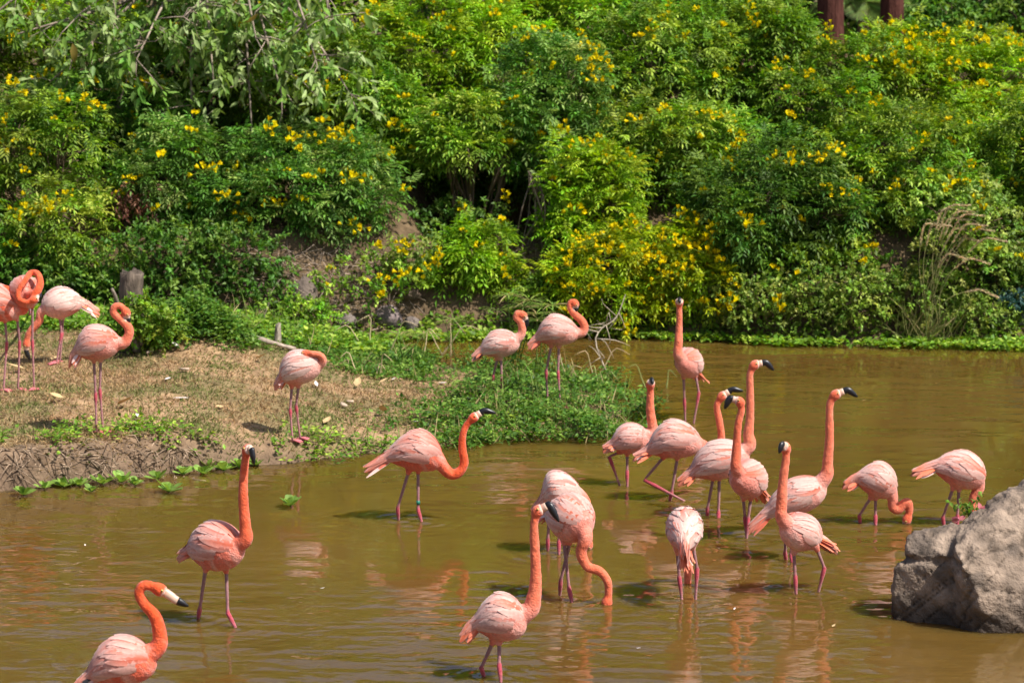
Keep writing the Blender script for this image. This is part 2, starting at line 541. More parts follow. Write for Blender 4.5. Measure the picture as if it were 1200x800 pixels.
    for li, lg in enumerate(legs):
        sgn = 1 if li == 0 else -1
        hip = g(lg[0])
        ft = (on_ground(*lg[-1][:2]) if land else at_z(lg[-1][0], lg[-1][1], 0.0)) if base is None or land else g(lg[-1])
        joints = [hip]
        for q in range(1, len(lg) - 1):
            w = q / (len(lg) - 1)
            joints.append(at_y(lg[q][0], lg[q][1], Y0 * (1 - w) + ft[1] * w))
        joints.append(ft)
        LEG.append(joints)
        inner = hip + (S(np.array([.5]))[0] - hip) * 0.45
        dn = norm(joints[1] - hip)
        parts.append(tube(np.array([inner, inner * .4 + hip * .6, hip, hip + dn * .03]), [0.055, 0.042, 0.024, 0.014], 12))
    V, F, E = remesh_union(parts, 0.0074)
    V = laplace(V, E, 3, 0.5)
    mt = np_mesh("t", V, F); vn = np.empty(len(V) * 3, np.float32); mt.vertices.foreach_get("normal", vn); bpy.data.meshes.remove(mt)
    ruff = fbm(V[:, 0] * 62 + V[:, 2] * 38, V[:, 1] * 62 - V[:, 2] * 45 + seed, 3) - .5
    V = V + vn.reshape(-1, 3) * (ruff * .0042)[:, None]                  # ruffled down
    # plumage colour
    d2 = ((V[:, None, :] - NK[None, ::2, :]) ** 2).sum(-1)
    ni = d2.argmin(1); nd = np.sqrt(d2.min(1)); na = arc[::2][ni]
    isneck = sstep(1.8, 1.05, nd / (nr[::2][ni] + .004)) * sstep(0.03, 0.20, na)
    rel = (V - S(np.array([.5]))[0])
    upn = np.clip((rel @ upv) / Rm, -1, 1); al = (rel @ fwd) / Ltot
    nzv = fbm(V[:, 0] * 25 + seed * 3.1 + V[:, 2] * 11, V[:, 1] * 25 + V[:, 2] * 23, 3)
    bodyc = C_BODY * (1 - pale * .6) + C_PALE * pale * .6
    wb = .85 * warm ** 1.5
    bodyc = bodyc * (1 - wb) + C_NECK * wb
    col = bodyc + (C_PALE - bodyc) * (np.clip(nzv - .45, 0, 1) * 1.6)[:, None]
    col = col + ((C_RED * .6 + C_ORANGE * .4) - col) * (sstep(.0, -.7, upn) * sstep(.2, -.35, al) * 0.85)[:, None]      # under the rump
    wk = min(1.0, warm * 1.05)
    neckc = C_NECK * wk + np.array([.77, .225, .130]) * (1 - wk)
    col = col + (neckc * (0.84 + .3 * nzv[:, None]) + np.array([0, .05, .04]) * np.clip(nzv[:, None] - .5, 0, 1) * 2 - col) * isneck[:, None]
    dh = np.linalg.norm(V - H, axis=1)
    col = col + (C_NECK * .7 + neckc * .3 - col) * (sstep(.075, .045, dh) * 0.7)[:, None]
    df = np.linalg.norm(V - (F0 + hd * .006), axis=1)
    col = col + (C_WHITE - col) * (sstep(.042, .026, df))[:, None]
    O = np.array([X0, Y0, Z0])
    G = Geo(); G.add(V, F, col)
    # --- legs and feet in the same skin
    for li, joints in enumerate(LEG):
        ft = joints[-1]
        if len(joints) == 2:
            joints = [joints[0], joints[0] * .2 + ft * .8 + side * 0.004, ft]
        hip, ank, end = joints[0], joints[1], joints[-1]
        if not land and base is None:
            d = norm(end - ank)
            if d[2] > -0.15: d = norm(np.array([d[0], d[1], -0.6]))
            joints = joints[:-1] + [end + d * (0.25 / max(-d[2], .3))]
            end = joints[-1]
        segs = []; rs = []; cs = []
        for q in range(len(joints) - 1):
            p, e = joints[q], joints[q + 1]
            for w in np.linspace(0, 1, 10)[(0 if q == 0 else 1):]:
                segs.append(p * (1 - w) + e * w)
                if q == 0:
                    rr = 0.0125 - .0035 * w; cc = C_LEG * (1 - w * .3) + C_JOINT * w * .3
                    if w > .90: rr = 0.0145; cc = C_JOINT
                    if w < .1: cc = C_BODY
                else:
                    rr = 0.0088; cc = C_LEG * .75 + C_FOOT * .25
                    if w < .13: rr = 0.0145; cc = C_JOINT
                    elif w < .25: rr = .0105; cc = C_JOINT * .6 + C_LEG * .4
                rs.append(rr); cs.append(cc)
        add_tube(G, np.array(segs), np.array(rs), np.array(cs), 8)
        if land:
            fdir = norm(np.array([fwd[0], fwd[1], 0])) if facing is None else norm(np.array([facing[0], facing[1], 0.0]))
            fs = np.array([-fdir[1], fdir[0], 0])
            z = end[2] + .012
            hub = np.array([end[0], end[1], z + .006])
            toes = [hub + fdir * .085 * math.cos(q) + fs * .085 * math.sin(q) + np.array([0, 0, -.012]) for q in (-.62, 0.0, .62)]
            for t in toes:
                add_tube(G, np.array([hub, hub * .5 + t * .5 + [0, 0, .004], t]), [.009, .0085, .005], C_FOOT, 6)
            W = np.array([hub, toes[0] * .85 + hub * .15, toes[1] * .88 + hub * .12, toes[2] * .85 + hub * .15])
            W = np.vstack([W, W + [0, 0, .004]])
            G.add(W, np.array([[0, 1, 2], [0, 2, 3], [4, 5, 6], [4, 6, 7]]), C_FOOT * .95)
            add_tube(G, np.array([hub, hub - fdir * .03 + [0, 0, -.006]]), [.008, .004], C_FOOT, 6)
        else:
            exec_ripples.append((ft[0], ft[1], 1.0))
    bird = empty("flamingo", O, label, "flamingo", "flamingos of the flock")
    obj("body", G.mesh("flamingo_body", O, True), M_PLUME, bird)
    # --- wings: overlapping feathers laid over the shell
    nseg = 6
    for sgn in (1, -1):
        W = Geo()
        rows = [(math.radians(x), k) for k, x in enumerate(np.linspace(8, 108, 9))]
        for th0, k in rows:
            n_f = 8 if k > 1 else 7
            for f in range(n_f):
                t0 = 0.92 - f * 0.098 + rng.uniform(-.03, .03) + (.04 if k % 2 else 0)
                if k > 6 and t0 > .8: continue
                L = rng.uniform(.14, .20) / max(Ltot, .3)
                long_ = t0 < 0.34
                if long_: L *= 1.55
                w = rng.uniform(.022, .032)
                th = th0 + rng.uniform(-.09, .09)
                tl = rng.uniform(.004, .014)
                q = np.linspace(0, 1, nseg)
                tt = t0 - min(L, t0 + .26 + .05 * rng.random()) * q
                thq = th * (1 - .12 * q) + wing_droop * q * .3
                ctr = surf(tt, sgn * thq, 0.0065 + tl * q ** 1.5)
                out = norm(ctr - surf(tt, sgn * thq, -.02))
                tan = norm(np.gradient(ctr, axis=0))
                sd = norm(np.cross(out, tan))
                if long_ and k > 4:
                    ctr = ctr - np.array([0, 0, 1.0]) * (q ** 2 * .02)[:, None]
                wd = w * np.array([.55, .95, 1.0, .9, .62, .12])
                Lf = ctr + sd * wd[:, None] - out * .004; Rt = ctr - sd * wd[:, None] - out * .004; Md = ctr + out * .001
                vv = np.stack([Lf, Md, Rt], 1).reshape(-1, 3)
                ii = np.arange(nseg - 1) * 3
                ff = np.concatenate([np.stack([ii, ii + 1, ii + 4, ii + 3], -1), np.stack([ii + 1, ii + 2, ii + 5, ii + 4], -1)])
                m = rng.random()
                base_c = C_BODY * .8 + C_PALE * .2 if m < .5 - .3 * pale else (C_PALE * (.3 + .7 * pale) + C_BODY * (.7 - .7 * pale) if m < .72 + .18 * pale else C_ORANGE * .55 + C_BODY * .45)
                wf = .72 * warm ** 1.6
                wf *= .45 if .5 - .3 * pale <= m < .72 + .18 * pale else 1.0
                base_c = base_c * (1 - wf) + (C_BODY * .3 + C_NECK * .7) * wf
                if th0 > 1.6: base_c = base_c * .7 + C_PALE * .3
                rear = np.clip((.16 - tt) / .35, 0, 1) * (0.35 + .65 * rng.random())
                cq = base_c * (.80 + .20 * q[:, None]) + (C_PALE - base_c) * (0.55 * q[:, None] ** 2)
                cq = cq + (C_ORANGE - cq) * rear[:, None] * (0.95 if th0 > .4 else .6)
                if black and long_ and k in (6, 7) and t0 < .25: cq = cq * 0 + C_BLACK
                cc = np.repeat(cq, 3, axis=0) * rng.uniform(.93, 1.07)
                cc[1::3] *= 0.84
                cc[0::3] = cc[0::3] * .7 + C_PALE * .3
                cc[2::3] = cc[2::3] * .8 + C_PALE * .2
                W.add(vv, ff, cc)
        obj("wing", W.mesh("flamingo_wing", O, True), M_FEATHER, bird)
    # --- tail
    W = Geo()
    tdir = TIP - T
    for f in range(16):
        q = np.linspace(0, 1, nseg)
        fan = rng.uniform(-1, 1); ln = rng.uniform(.5, .98)
        p0 = T + fwd * .04 + side * fan * .025 + upv * rng.uniform(-.02, .02)
        ctr = p0 + (tdir * ln)[None, :] * q[:, None] + (side * fan * .05)[None, :] * q[:, None] - np.array([0, 0, .03])[None, :] * (q ** 2)[:, None] * rng.uniform(-.3, 1)
        tan = norm(np.gradient(ctr, axis=0))
        sd = norm(np.cross(tan, upv * .9 + side * fan * .6)); out = np.cross(sd, tan)
        wd = .019 * np.array([.8, 1, 1, .95, .75, .15])
        vv = np.stack([ctr + sd * wd[:, None] - out * .004, ctr + out * .002, ctr - sd * wd[:, None] - out * .004], 1).reshape(-1, 3)
        ii = np.arange(nseg - 1) * 3
        ff = np.concatenate([np.stack([ii, ii + 1, ii + 4, ii + 3], -1), np.stack([ii + 1, ii + 2, ii + 5, ii + 4], -1)])
        m = rng.random()
        c0 = C_ORANGE if m < .6 else (C_RED * .5 + C_ORANGE * .5 if m < .75 else C_PALE)
        c1 = c0 * .75 + C_PALE * .25
        cq = c0 + (c1 - c0) * q[:, None]
        if black and f in (3, 9): cq = cq * 0 + C_BLACK
        W.add(vv, ff, np.repeat(cq, 3, axis=0))
    obj("tail", W.mesh("flamingo_tail", O, True), M_FEATHER, bird)
    # --- bill and eyes
    if bill is not None:
        bb = Geo()
        # the bend: B is where the bill turns down
        bl = catmull([F0 - hd * .016, F0 + (B - F0) * .55 + np.array([0, 0, .003]), B, B * .45 + KT * .55, KT], 16)
        w = np.linspace(0, 1, 16)
        rr = np.interp(w, [0, .2, .45, .62, .8, .94, 1], [.0265, .0245, .0225, .0225, .0165, .009, .004])
        up_h = norm(np.array([0, 0, 1.0]) - hd * hd[2])
        nb = int(round(black_from * 15))
        pc = C_WHITE * .95 + np.array([.0, -.05, -.08])
        bc = pc + (C_NECK * .7 + pc * .3 - pc) * sstep(.22, .0, w)[:, None]
        add_tube(bb, bl[:nb + 1], rr[:nb + 1], bc[:nb + 1], 12)
        bt = Geo(); add_tube(bt, bl[nb:], np.concatenate([[rr[nb] * 1.01], rr[nb + 1:]]), C_BLACK, 12)
        sd_b = norm(np.cross(KT - F0, np.array([0, 0, 1.0]) + up_h * .01) + 1e-6)
        for gg in (bb, bt):
            gg.V[0] = gg.V[0] - ((gg.V[0] - B) @ sd_b)[:, None] * sd_b * .28      # deeper than it is wide
        bo = obj("bill", bb.mesh("flamingo_bill", O, True), M_BILL, bird)
        obj("bill_tip", bt.mesh("flamingo_bill_tip", O, True), M_BILL, bo)
    hs = norm(np.cross(hd, [0, 0, 1.0]) + 1e-6)
    for sgn in (1, -1):
        e = H + hd * .014 + hs * sgn * .0295 * (0.5 + .5 * neck_r) + np.cross(hs, hd) * .008
        ax = hs * sgn; b2 = np.cross(ax, hd)
        Rm3 = np.stack([ax, hd, b2], -1)
        obj("eye", np_mesh("flamingo_eye", EYE_V @ Rm3.T + e - O, EYE_Q, EYE_COL, True), M_BILL, bird)
    if band:
        p = g(band); lb = Geo()
        j = LEG[1]
        w = (p[2] - j[0][2]) / (j[1][2] - j[0][2]); p = j[0] + (j[1] - j[0]) * w; d = norm(j[1] - j[0])
        add_tube(lb, np.array([p - d * .014, p + d * .014]), .0145, np.array([.01, .17, .11]), 10)
        obj("leg_band", lb.mesh("leg_band", O, True), M_BILL, bird)
    BIRDS.append(bird)
    return bird

# --- on the left shore
flamingo("flamingo cut by the left edge, neck folded in a loop on its chest", tail=(-62, 366), mid=(-8, 355), chest=(24, 362), R=22, tip=(-80, 376),
         neck=[(27, 363), (25, 352), (14, 342), (4, 338), (-4, 345)], head=(-6, 353), legs=[[(20, 373), (23, 400), (21, 458)], [(6, 375), (8, 402), (4, 459)]],
         land=True, seed=1, warm=.9, pale=.2, dC=-.02, dT=.1)
flamingo("flamingo asleep with tightly curled neck, facing camera behind the leftmost one", tail=(26, 345, .3), mid=(29, 343), chest=(31, 345, -.2), R=19, tip=(25, 352, .4),
         neck=[(40, 345, -.24), (47, 333, -.22), (44, 321, -.16), (36, 320, -.13), (30, 328, -.22), (22, 340, -.25), (22, 350, -.27), (31, 354, -.29)], head=(40, 351, -.28),
         bill=(46, 349, -.26), billtip=(48, 342, -.2), legs=[[(38, 358), (38, 400), (40, 457)], [(33, 356), (35, 368), (38, 360)]], base=(40, 457), land=True, seed=2, warm=.85, pale=.3, lat=.95, neck_r=.9)
flamingo("pale flamingo bending its neck down to peck the ground on the left shore", tail=(100, 356), mid=(72, 355), chest=(48, 358), R=18, tip=(121, 369),
         neck=[(48, 366), (46, 376), (39, 384), (33, 393)], head=(31, 403), bill=(31, 412), billtip=(35, 422), legs=[[(70, 371), (72, 391), (66, 427)], [(74, 371), (73, 390), (70, 425)]],
         land=True, seed=3, pale=1.0, warm=.3, dC=-.05, dT=.05)
flamingo("flamingo preening with hooked neck in front of the weathered stump", tail=(88, 414), mid=(113, 402), chest=(141, 398), R=21, tip=(80, 430),
         neck=[(144, 402), (151, 392), (150, 383), (141, 374), (133, 366), (135, 359), (142, 359)], head=(148, 366), bill=(150, 375), billtip=(147, 384),
         legs=[[(110, 422), (112, 462), (113, 508)], [(118, 421), (117, 457), (121, 507)]], land=True, seed=4, pale=.45, warm=.35)
flamingo("flamingo sleeping on the dry grass with head tucked into its back", tail=(328, 446), mid=(350, 431), chest=(377, 422), R=20, tip=(321, 456),
         neck=[(375, 428, -.02), (379, 422, -.04), (375, 416, -.06), (366, 414, -.07)], head=(358, 414, -.05), legs=[[(342, 452), (340, 480), (343, 519)], [(350, 451), (347, 476), (352, 517)]],
         land=True, seed=5, pale=.95, warm=.12, neck_r=.78)
# --- on the green point
flamingo("smaller pale flamingo on the leafy point with dark tail feather", tail=(562, 413), mid=(586, 403), chest=(609, 399), R=16, tip=(552, 422),
         neck=[(609, 394), (612, 386), (610, 377), (605, 372), (607, 367)], head=(613, 369), bill=(617, 376), billtip=(616, 386),
         legs=[[(583, 419), (578, 440), (578, 470)], [(587, 419), (588, 445), (590, 472)]], land=True, seed=6, pale=.9, warm=.15, black=True)
flamingo("larger flamingo on the leafy point, neck hooked over its back", tail=(628, 398), mid=(652, 387), chest=(679, 389), R=18, tip=(617, 408),
         neck=[(681, 390), (685, 383), (681, 375), (672, 367), (668, 360), (669, 354)], head=(674, 355), bill=(675, 362), billtip=(671, 368),
         legs=[[(646, 405), (640, 435), (642, 476)], [(655, 405), (654, 436), (657, 479)]], land=True, seed=7, pale=.7, warm=.4)
# --- in the water
flamingo("farthest wading flamingo, neck straight up, alone before the yellow bush", tail=(815, 435, .25), mid=(808, 426), chest=(798, 421, -.2), R=17, tip=(824, 447, .35),
         neck=[(795, 416, -.18), (795, 402, -.18), (796, 380, -.17), (796, 362, -.17)], head=(796, 354, -.18), bill=(796.5, 351, -.24), billtip=(797, 355, -.28),
         legs=[[(801, 441), (802, 468), (803, 494)], [(815, 439), (819, 460), (813, 495)]], seed=8, pale=.5, warm=.35)
flamingo("flamingo left of the wading cluster, beside the leafy point, neck upright", tail=(715, 523), mid=(739, 514), chest=(763, 512), R=18, tip=(705, 528),
         neck=[(765, 506), (764, 495), (762, 480), (762, 462)], head=(762, 450), bill=(764, 445, -.05), billtip=(765, 450, -.09),
         legs=[[(727, 529), (714, 535), (726, 568)], [(735, 531), (735, 552), (735, 570)]], seed=9, pale=.6, warm=.35, head_dd=-.02)
flamingo("striding flamingo with bent leg and open bill in the wading cluster", tail=(758, 529), mid=(790, 515), chest=(823, 517), R=22.5, tip=(739, 538),
         neck=[(825, 523, .08), (836, 527, .16), (845, 515, .2), (843, 493, .2), (840, 476, .2)], head=(846, 464, .2), bill=(859, 456, .2), billtip=(871, 458, .2),
         legs=[[(778, 535), (755, 562), (802, 587)], [(794, 536), (787, 577), (785, 586)]], seed=10, pale=.55, warm=.4)
flamingo("tall flamingo in the cluster with the highest raised black-tipped bill", tail=(808, 556), mid=(843, 539), chest=(878, 531), R=23, tip=(792, 568),
         neck=[(878, 522), (877, 508), (879, 488), (879, 455), (879, 438)], head=(884, 427), bill=(898, 425), billtip=(907, 434),
         legs=[[(836, 559), (829, 596), (829, 604)], [(843, 559), (842, 600), (842, 607)]], seed=11, pale=.8, warm=.2)
flamingo("flamingo facing left in front of the tall one, bill pointing left", tail=(890, 572, .22), mid=(878, 562), chest=(862, 556, -.2), R=22, tip=(900, 588, .3),
         neck=[(863, 549, -.2), (863, 530, -.2), (865, 498, -.2), (869, 480, -.2)], head=(867, 470, -.2), bill=(855, 467, -.2), billtip=(849, 479, -.2),
         legs=[[(871, 583), (873, 606), (875, 629)], [(880, 583), (877, 607), (875, 631)]], seed=12, pale=.5, warm=.5, neck_r=.95)
flamingo("flamingo with long upright neck at the right of the cluster, tail trailing low", tail=(896, 603), mid=(935, 582), chest=(968, 568), R=21, tip=(874, 624),
         neck=[(968, 557), (970, 540), (972, 515), (972, 488), (973, 472)], head=(979, 462), bill=(994, 457), billtip=(1005, 465),
         legs=[[(921, 600), (920, 648), (921, 655)], [(928, 602), (927, 651), (929, 659)]], seed=13, pale=.75, warm=.3)
flamingo("flamingo with drooping wing facing left, nearest of the wading cluster", tail=(960, 632, .12), mid=(939, 624), chest=(918, 615, -.12), R=22, tip=(982, 645, .15),
         neck=[(916, 605, -.12), (916, 590, -.12), (918, 560, -.12), (921, 538, -.12)], head=(921, 524, -.12), bill=(916, 521, -.16), billtip=(913, 531, -.18),
         legs=[[(930, 646), (932, 675), (933, 696)], [(957, 642), (966, 665), (959, 694)]], seed=14, pale=.7, warm=.35, wing_droop=1.2, black=True)
flamingo("flamingo seen from behind with head down and orange tail hanging", tail=(802, 641, -.3), mid=(802, 621), chest=(803, 616, .3), R=25, tip=(802, 671, -.36),
         neck=[(805, 630, .4), (807, 650, .45), (806, 672, .45)], head=(806, 690, .45), bill=(806, 697, .45), billtip=(806, 702, .45),
         legs=[[(794, 646), (796, 676), (799, 702)], [(812, 640), (817, 666), (815, 702)]], seed=15, pale=.9, warm=.35, lat=.82)
flamingo("feeding flamingo with bill in the water, left of the boulder", tail=(1001, 561), mid=(1029, 562), chest=(1051, 572), R=21, tip=(985, 570),
         neck=[(1046, 584), (1046, 594), (1053, 597), (1059, 590), (1064, 588), (1066, 597)], head=(1063, 608), bill=(1061, 614), billtip=(1058, 621),
         legs=[[(1021, 582), (1007, 604), (1008, 612)], [(1026, 582), (1026, 604), (1026, 614)]], seed=16, pale=.6, warm=.35, neck_r=.95)
flamingo("feeding flamingo standing behind the boulder, head hidden by it", tail=(1091, 546), mid=(1127, 550), chest=(1155, 560), R=22, tip=(1064, 556),
         neck=[(1148, 570), (1141, 582), (1140, 592)], head=(1141, 604), bill=(1142, 612), billtip=(1140, 620),
         legs=[[(1117, 571), (1105, 606), (1106, 614)], [(1124, 572), (1122, 604), (1122, 615)]], seed=17, pale=.65, warm=.35)
flamingo("whitish flamingo half hidden behind the one feeding in mid pond", tail=(636, 588), mid=(655, 575), chest=(681, 574), R=24, tip=(621, 602),
         neck=[(684, 584, .1), (688, 600, .12), (690, 620, .12)], head=(689, 638, .12), bill=(689, 644, .12), billtip=(687, 650, .12),
         legs=[[(644, 596), (642, 632), (642, 646)], [(656, 598), (655, 634), (655, 648)]], seed=18, pale=1.0, warm=.25)
flamingo("flamingo in mid pond dipping its S-curved neck into the water", tail=(642, 600, .15), mid=(668, 607), chest=(690, 614, -.15), R=28, tip=(630, 606, .2),
         neck=[(686, 630, -.15), (681, 646, -.15), (688, 663, -.15), (703, 669, -.15), (712, 681, -.15), (713, 696, -.15)], head=(711, 706, -.15), bill=(711, 713, -.15), billtip=(709, 720, -.15),
         legs=[[(661, 634), (667, 690), (670, 704)], [(668, 634), (657, 681), (656, 697)]], seed=19, pale=.55, warm=.45, lat=.9)
flamingo("nearest central flamingo with tall neck and one leg drawn back", tail=(553, 733), mid=(588, 723), chest=(618, 726), R=28, tip=(537, 750),
         neck=[(621, 714), (626, 698), (628, 675), (627, 645), (626, 615)], head=(630, 598), bill=(644, 592, -.02), billtip=(655, 611, -.04),
         legs=[[(578, 751), (564, 782), (567, 792)], [(585, 751), (585, 778), (587, 799)]], seed=20, pale=.6, warm=.4)
flamingo("flamingo wading alone at left with straight orange neck, head turned to camera", tail=(221, 645, .1), mid=(252, 640), chest=(284, 642, -.12), R=29, tip=(207, 653, .15),
         neck=[(287, 632, -.12), (287, 614, -.12), (285, 576, -.12), (287, 543, -.12)], head=(290, 526, -.12), bill=(295, 527, -.17), billtip=(298, 544, -.19),
         legs=[[(241, 666), (234, 714), (232, 725)], [(265, 667), (267, 718), (276, 735)]], seed=21, pale=.4, warm=.75, black=False)
flamingo("bottom left flamingo cut by the frame, deep orange hooked neck", tail=(102, 795), mid=(144, 774), chest=(183, 772), R=29, tip=(82, 812),
         neck=[(185, 758), (187, 741), (181, 721), (168, 706), (163, 693), (170, 685)], head=(187, 690), bill=(205, 702), billtip=(221, 710),
         legs=[[(136, 801), (132, 850), (133, 872)], [(148, 800), (149, 852), (150, 874)]], seed=22, pale=.45, warm=.95, black=True, black_from=.62)
flamingo("flamingo with J-shaped neck and green leg band, wading before the point", tail=(450, 537), mid=(491, 528), chest=(519, 536), R=24, tip=(422, 553),
         neck=[(521, 549), (530, 556), (539, 552), (544, 542), (542, 527), (542, 512), (546, 499)], head=(555, 489), bill=(568, 481), billtip=(581, 484),
         legs=[[(479, 552), (466, 595), (467, 608)], [(490, 551), (490, 597), (494, 611)]], seed=23, pale=.4, warm=.9, band=(489, 588))

# ------------------------------------------------------------------ water sheet: fine mesh with rings round the legs, out to the shores
wx = axis(-4.4, 4.6, 0.034, 120); wy = np.concatenate([np.linspace(3.0, 14.8, 25), np.arange(15.0, 29.6, 0.034), np.linspace(29.7, 31.5, 5)])
WX, WY = np.meshgrid(wx, wy)
WZ = np.zeros_like(WX)
rr_ = np.random.default_rng(5)
for (x, y, a) in exec_ripples:
    R2 = (WX - x) ** 2 + (WY - y) ** 2
    m = R2 < 1.0
    r = np.sqrt(R2[m])
    lam = rr_.uniform(.10, .16)
    WZ[m] += 0.0045 * a * np.exp(-r / .24) * np.cos(2 * math.pi * (r / lam + rr_.random())) * sstep(1.0, .5, r)
me = np_mesh("water", np.stack([WX, WY, WZ], -1).reshape(-1, 3), grid_faces(len(wx), len(wy)), None, True)
prop(obj("water", me, M_WATER), kind="structure")
# ------------------------------------------------------------------ leaves
def leaves_mesh(P, D, Nn, L, W, C, curl=0.18, wide=False):
    """P base, D direction, Nn leaf normal, L length, W width, C colour: each leaf folded along its midrib"""
    D = norm(D); S_ = norm(np.cross(D, Nn)); Nn = np.cross(S_, D)
    L = L[:, None]; W = W[:, None]
    n = len(P)
    if not wide:
        v0 = P; v2 = P + D * L - Nn * L * curl
        m = P + D * L * .42
        v1 = m + S_ * W * .5 + Nn * W * .12; v3 = m - S_ * W * .5 + Nn * W * .12
        V = np.stack([v0, v1, v2, v3], 1).reshape(-1, 3)
        b = np.arange(n)[:, None] * 4
        F = np.concatenate([b + [0, 1, 2], b + [0, 2, 3]])
        return V, F, np.repeat(C, 4, axis=0)
    v0 = P
    q1 = P + D * L * .33 - Nn * L * curl * .15; q2 = P + D * L * .68 - Nn * L * curl * .5; v3 = P + D * L - Nn * L * curl
    V = np.stack([v0, q1 + S_ * W * .48 + Nn * W * .1, q1 - Nn * W * .03, q1 - S_ * W * .48 + Nn * W * .1, q2 + S_ * W * .38 + Nn * W * .08, q2 - Nn * W * .03, q2 - S_ * W * .38 + Nn * W * .08, v3], 1).reshape(-1, 3)
    b = np.arange(n)[:, None] * 8
    F = np.concatenate([b + x for x in ([0, 1, 2], [0, 2, 3], [1, 4, 5], [1, 5, 2], [2, 5, 6], [2, 6, 3], [4, 7, 5], [5, 7, 6])])
    return V, F, np.repeat(C, 8, axis=0)

def rand_dirs(rng, n):
    return norm(rng.normal(size=(n, 3)))

def leaf_cols(rng, n, base, spread=0.25, light=None, plight=.15):
    base = np.asarray(base, float)
    c = base[None, :] * (1 + spread * rng.normal(size=(n, 1)) * .8)
    c = c * (1 + .08 * rng.normal(size=(n, 3)))
    if light is not None:
        m = rng.random(n) < plight
        c[m] = np.asarray(light) * rng.uniform(.8, 1.2, (m.sum(), 1))
    return np.clip(c, .004, .9)

def pinnate(rng, P, Nrm, k, length, droop, nst, ll, lw, base, light, plight, spread=.22):
    """at every tip P: k compound leaves, each with paired leaflets along a drooping stalk"""
    n = len(P)
    Pk = np.repeat(P, k, axis=0); Nk = np.repeat(Nrm, k, axis=0)
    d = norm(Nk * .55 + rand_dirs(rng, n * k) * .95 + np.array([0, -.05, .38]))
    L = length * rng.uniform(.7, 1.25, n * k)
    tipc = np.repeat(leaf_cols(rng, n, base, spread, light, plight), k, axis=0)
    side = norm(np.cross(d, [0, 0, 1.0]) + 1e-6)
    up = np.cross(side, d)
    out = []
    for s_i in range(nst + 1):
        s = 0.25 + .75 * s_i / nst
        pos = Pk + d * (L * s)[:, None] - np.array([0, 0, 1.0]) * (L * droop * s * s)[:, None]
        dd = norm(d - np.array([0, 0, 1.0]) * (2 * droop * s))
        for sg in ((1, -1) if s_i < nst else (0,)):
            di = norm(dd * (.55 if sg else 1.0) + side * sg * .85 - np.array([0, 0, .13]))
            ln = ll * rng.uniform(.75, 1.2, n * k) * (1.1 if sg == 0 else 1.0)
            cc = tipc * (1 + .12 * rng.normal(size=(n * k, 1)))
            nn = norm(up + rand_dirs(rng, n * k) * .35)
            out.append((pos, di, nn, ln, ln * lw * rng.uniform(.8, 1.2, n * k), cc))
    return [np.concatenate(x) for x in zip(*out)]

def simple_sprig(rng, P, Nrm, k, length, ll, lw, base, light, plight, spread=.22, droop=.3, hang=0.0):
    """at every tip: a short twig bearing k single leaves"""
    n = len(P)
    tw = norm(Nrm * .8 + rand_dirs(rng, n) * .7 + np.array([0, 0, .25 - hang]))
    cols = leaf_cols(rng, n, base, spread, light, plight)
    out = []
    for i in range(k):
        s = (i + .5) / k
        pos = P + tw * (length * s) - np.array([0, 0, 1.0]) * (length * droop * s * s)
        di = norm(tw * .4 + rand_dirs(rng, n) * .9 - np.array([0, 0, .15 + hang]))
        ln = ll * rng.uniform(.65, 1.25, n)
        out.append((pos, di, norm(np.array([0, -.25, 1.0]) + rand_dirs(rng, n) * .6), ln, ln * lw * rng.uniform(.8, 1.2, n), cols * (1 + .12 * rng.normal(size=(n, 1)))))
    return [np.concatenate(x) for x in zip(*out)]

def lobes_tips(rng, c, r, n_lobes, n_tips, lobe=.42, back_keep=.35, inner=.2, flat_bottom=-.75):
    """tips spread over the outside of several lobes that together make an uneven crown"""
    c = np.asarray(c, float); r = np.asarray(r, float)
    ld = rand_dirs(rng, n_lobes * 4)
    ld = ld[(ld[:, 1] < .55) & (ld[:, 2] > flat_bottom)][:n_lobes]
    lc = np.vstack([c[None, :], c + ld * r * rng.uniform(.55, .85, (len(ld), 1))])
    lr = np.vstack([r[None, :] * .46, r[None, :] * lobe * rng.uniform(.65, 1.25, (len(ld), 1))])
    P = []; Nn = []
    w = (lr ** 2).sum(1); w /= w.sum()
    idx = rng.choice(len(lc), n_tips * 3, p=w)
    d = rand_dirs(rng, n_tips * 3)
    d[:, 2] = np.where(rng.random(len(d)) < .35, np.abs(d[:, 2]), d[:, 2])
    rf = np.where(rng.random(len(d)) < inner, rng.uniform(.55, .9, len(d)), rng.uniform(.9, 1.15, len(d)))
    rf = np.where(rng.random(len(d)) < .24, rng.uniform(1.15, 1.75, len(d)), rf)            # shoots that stick out
    p = lc[idx] + d * lr[idx] * rf[:, None]
    # drop what lies deep inside another lobe
    q = np.min(np.stack([(((p - lc[k]) / lr[k]) ** 2).sum(1) + np.where(idx == k, 9, 0) for k in range(len(lc))], 1), axis=1)
    keep = (q > .62) & ((d[:, 1] < .45) | (rng.random(len(d)) < back_keep))
    p, d, ix = p[keep][:n_tips], d[keep][:n_tips], idx[keep][:n_tips]
    h = height(p[:, 0], p[:, 1])
    ok = p[:, 2] > np.maximum(h, 0) + .04
    lobes_tips.fac = (rng.uniform(.72, 1.28, (len(lc), 1)) * (1 + .05 * rng.normal(size=(len(lc), 3))))[ix[ok]]      # every lobe its own green
    return p[ok], d[ok], lc, lr

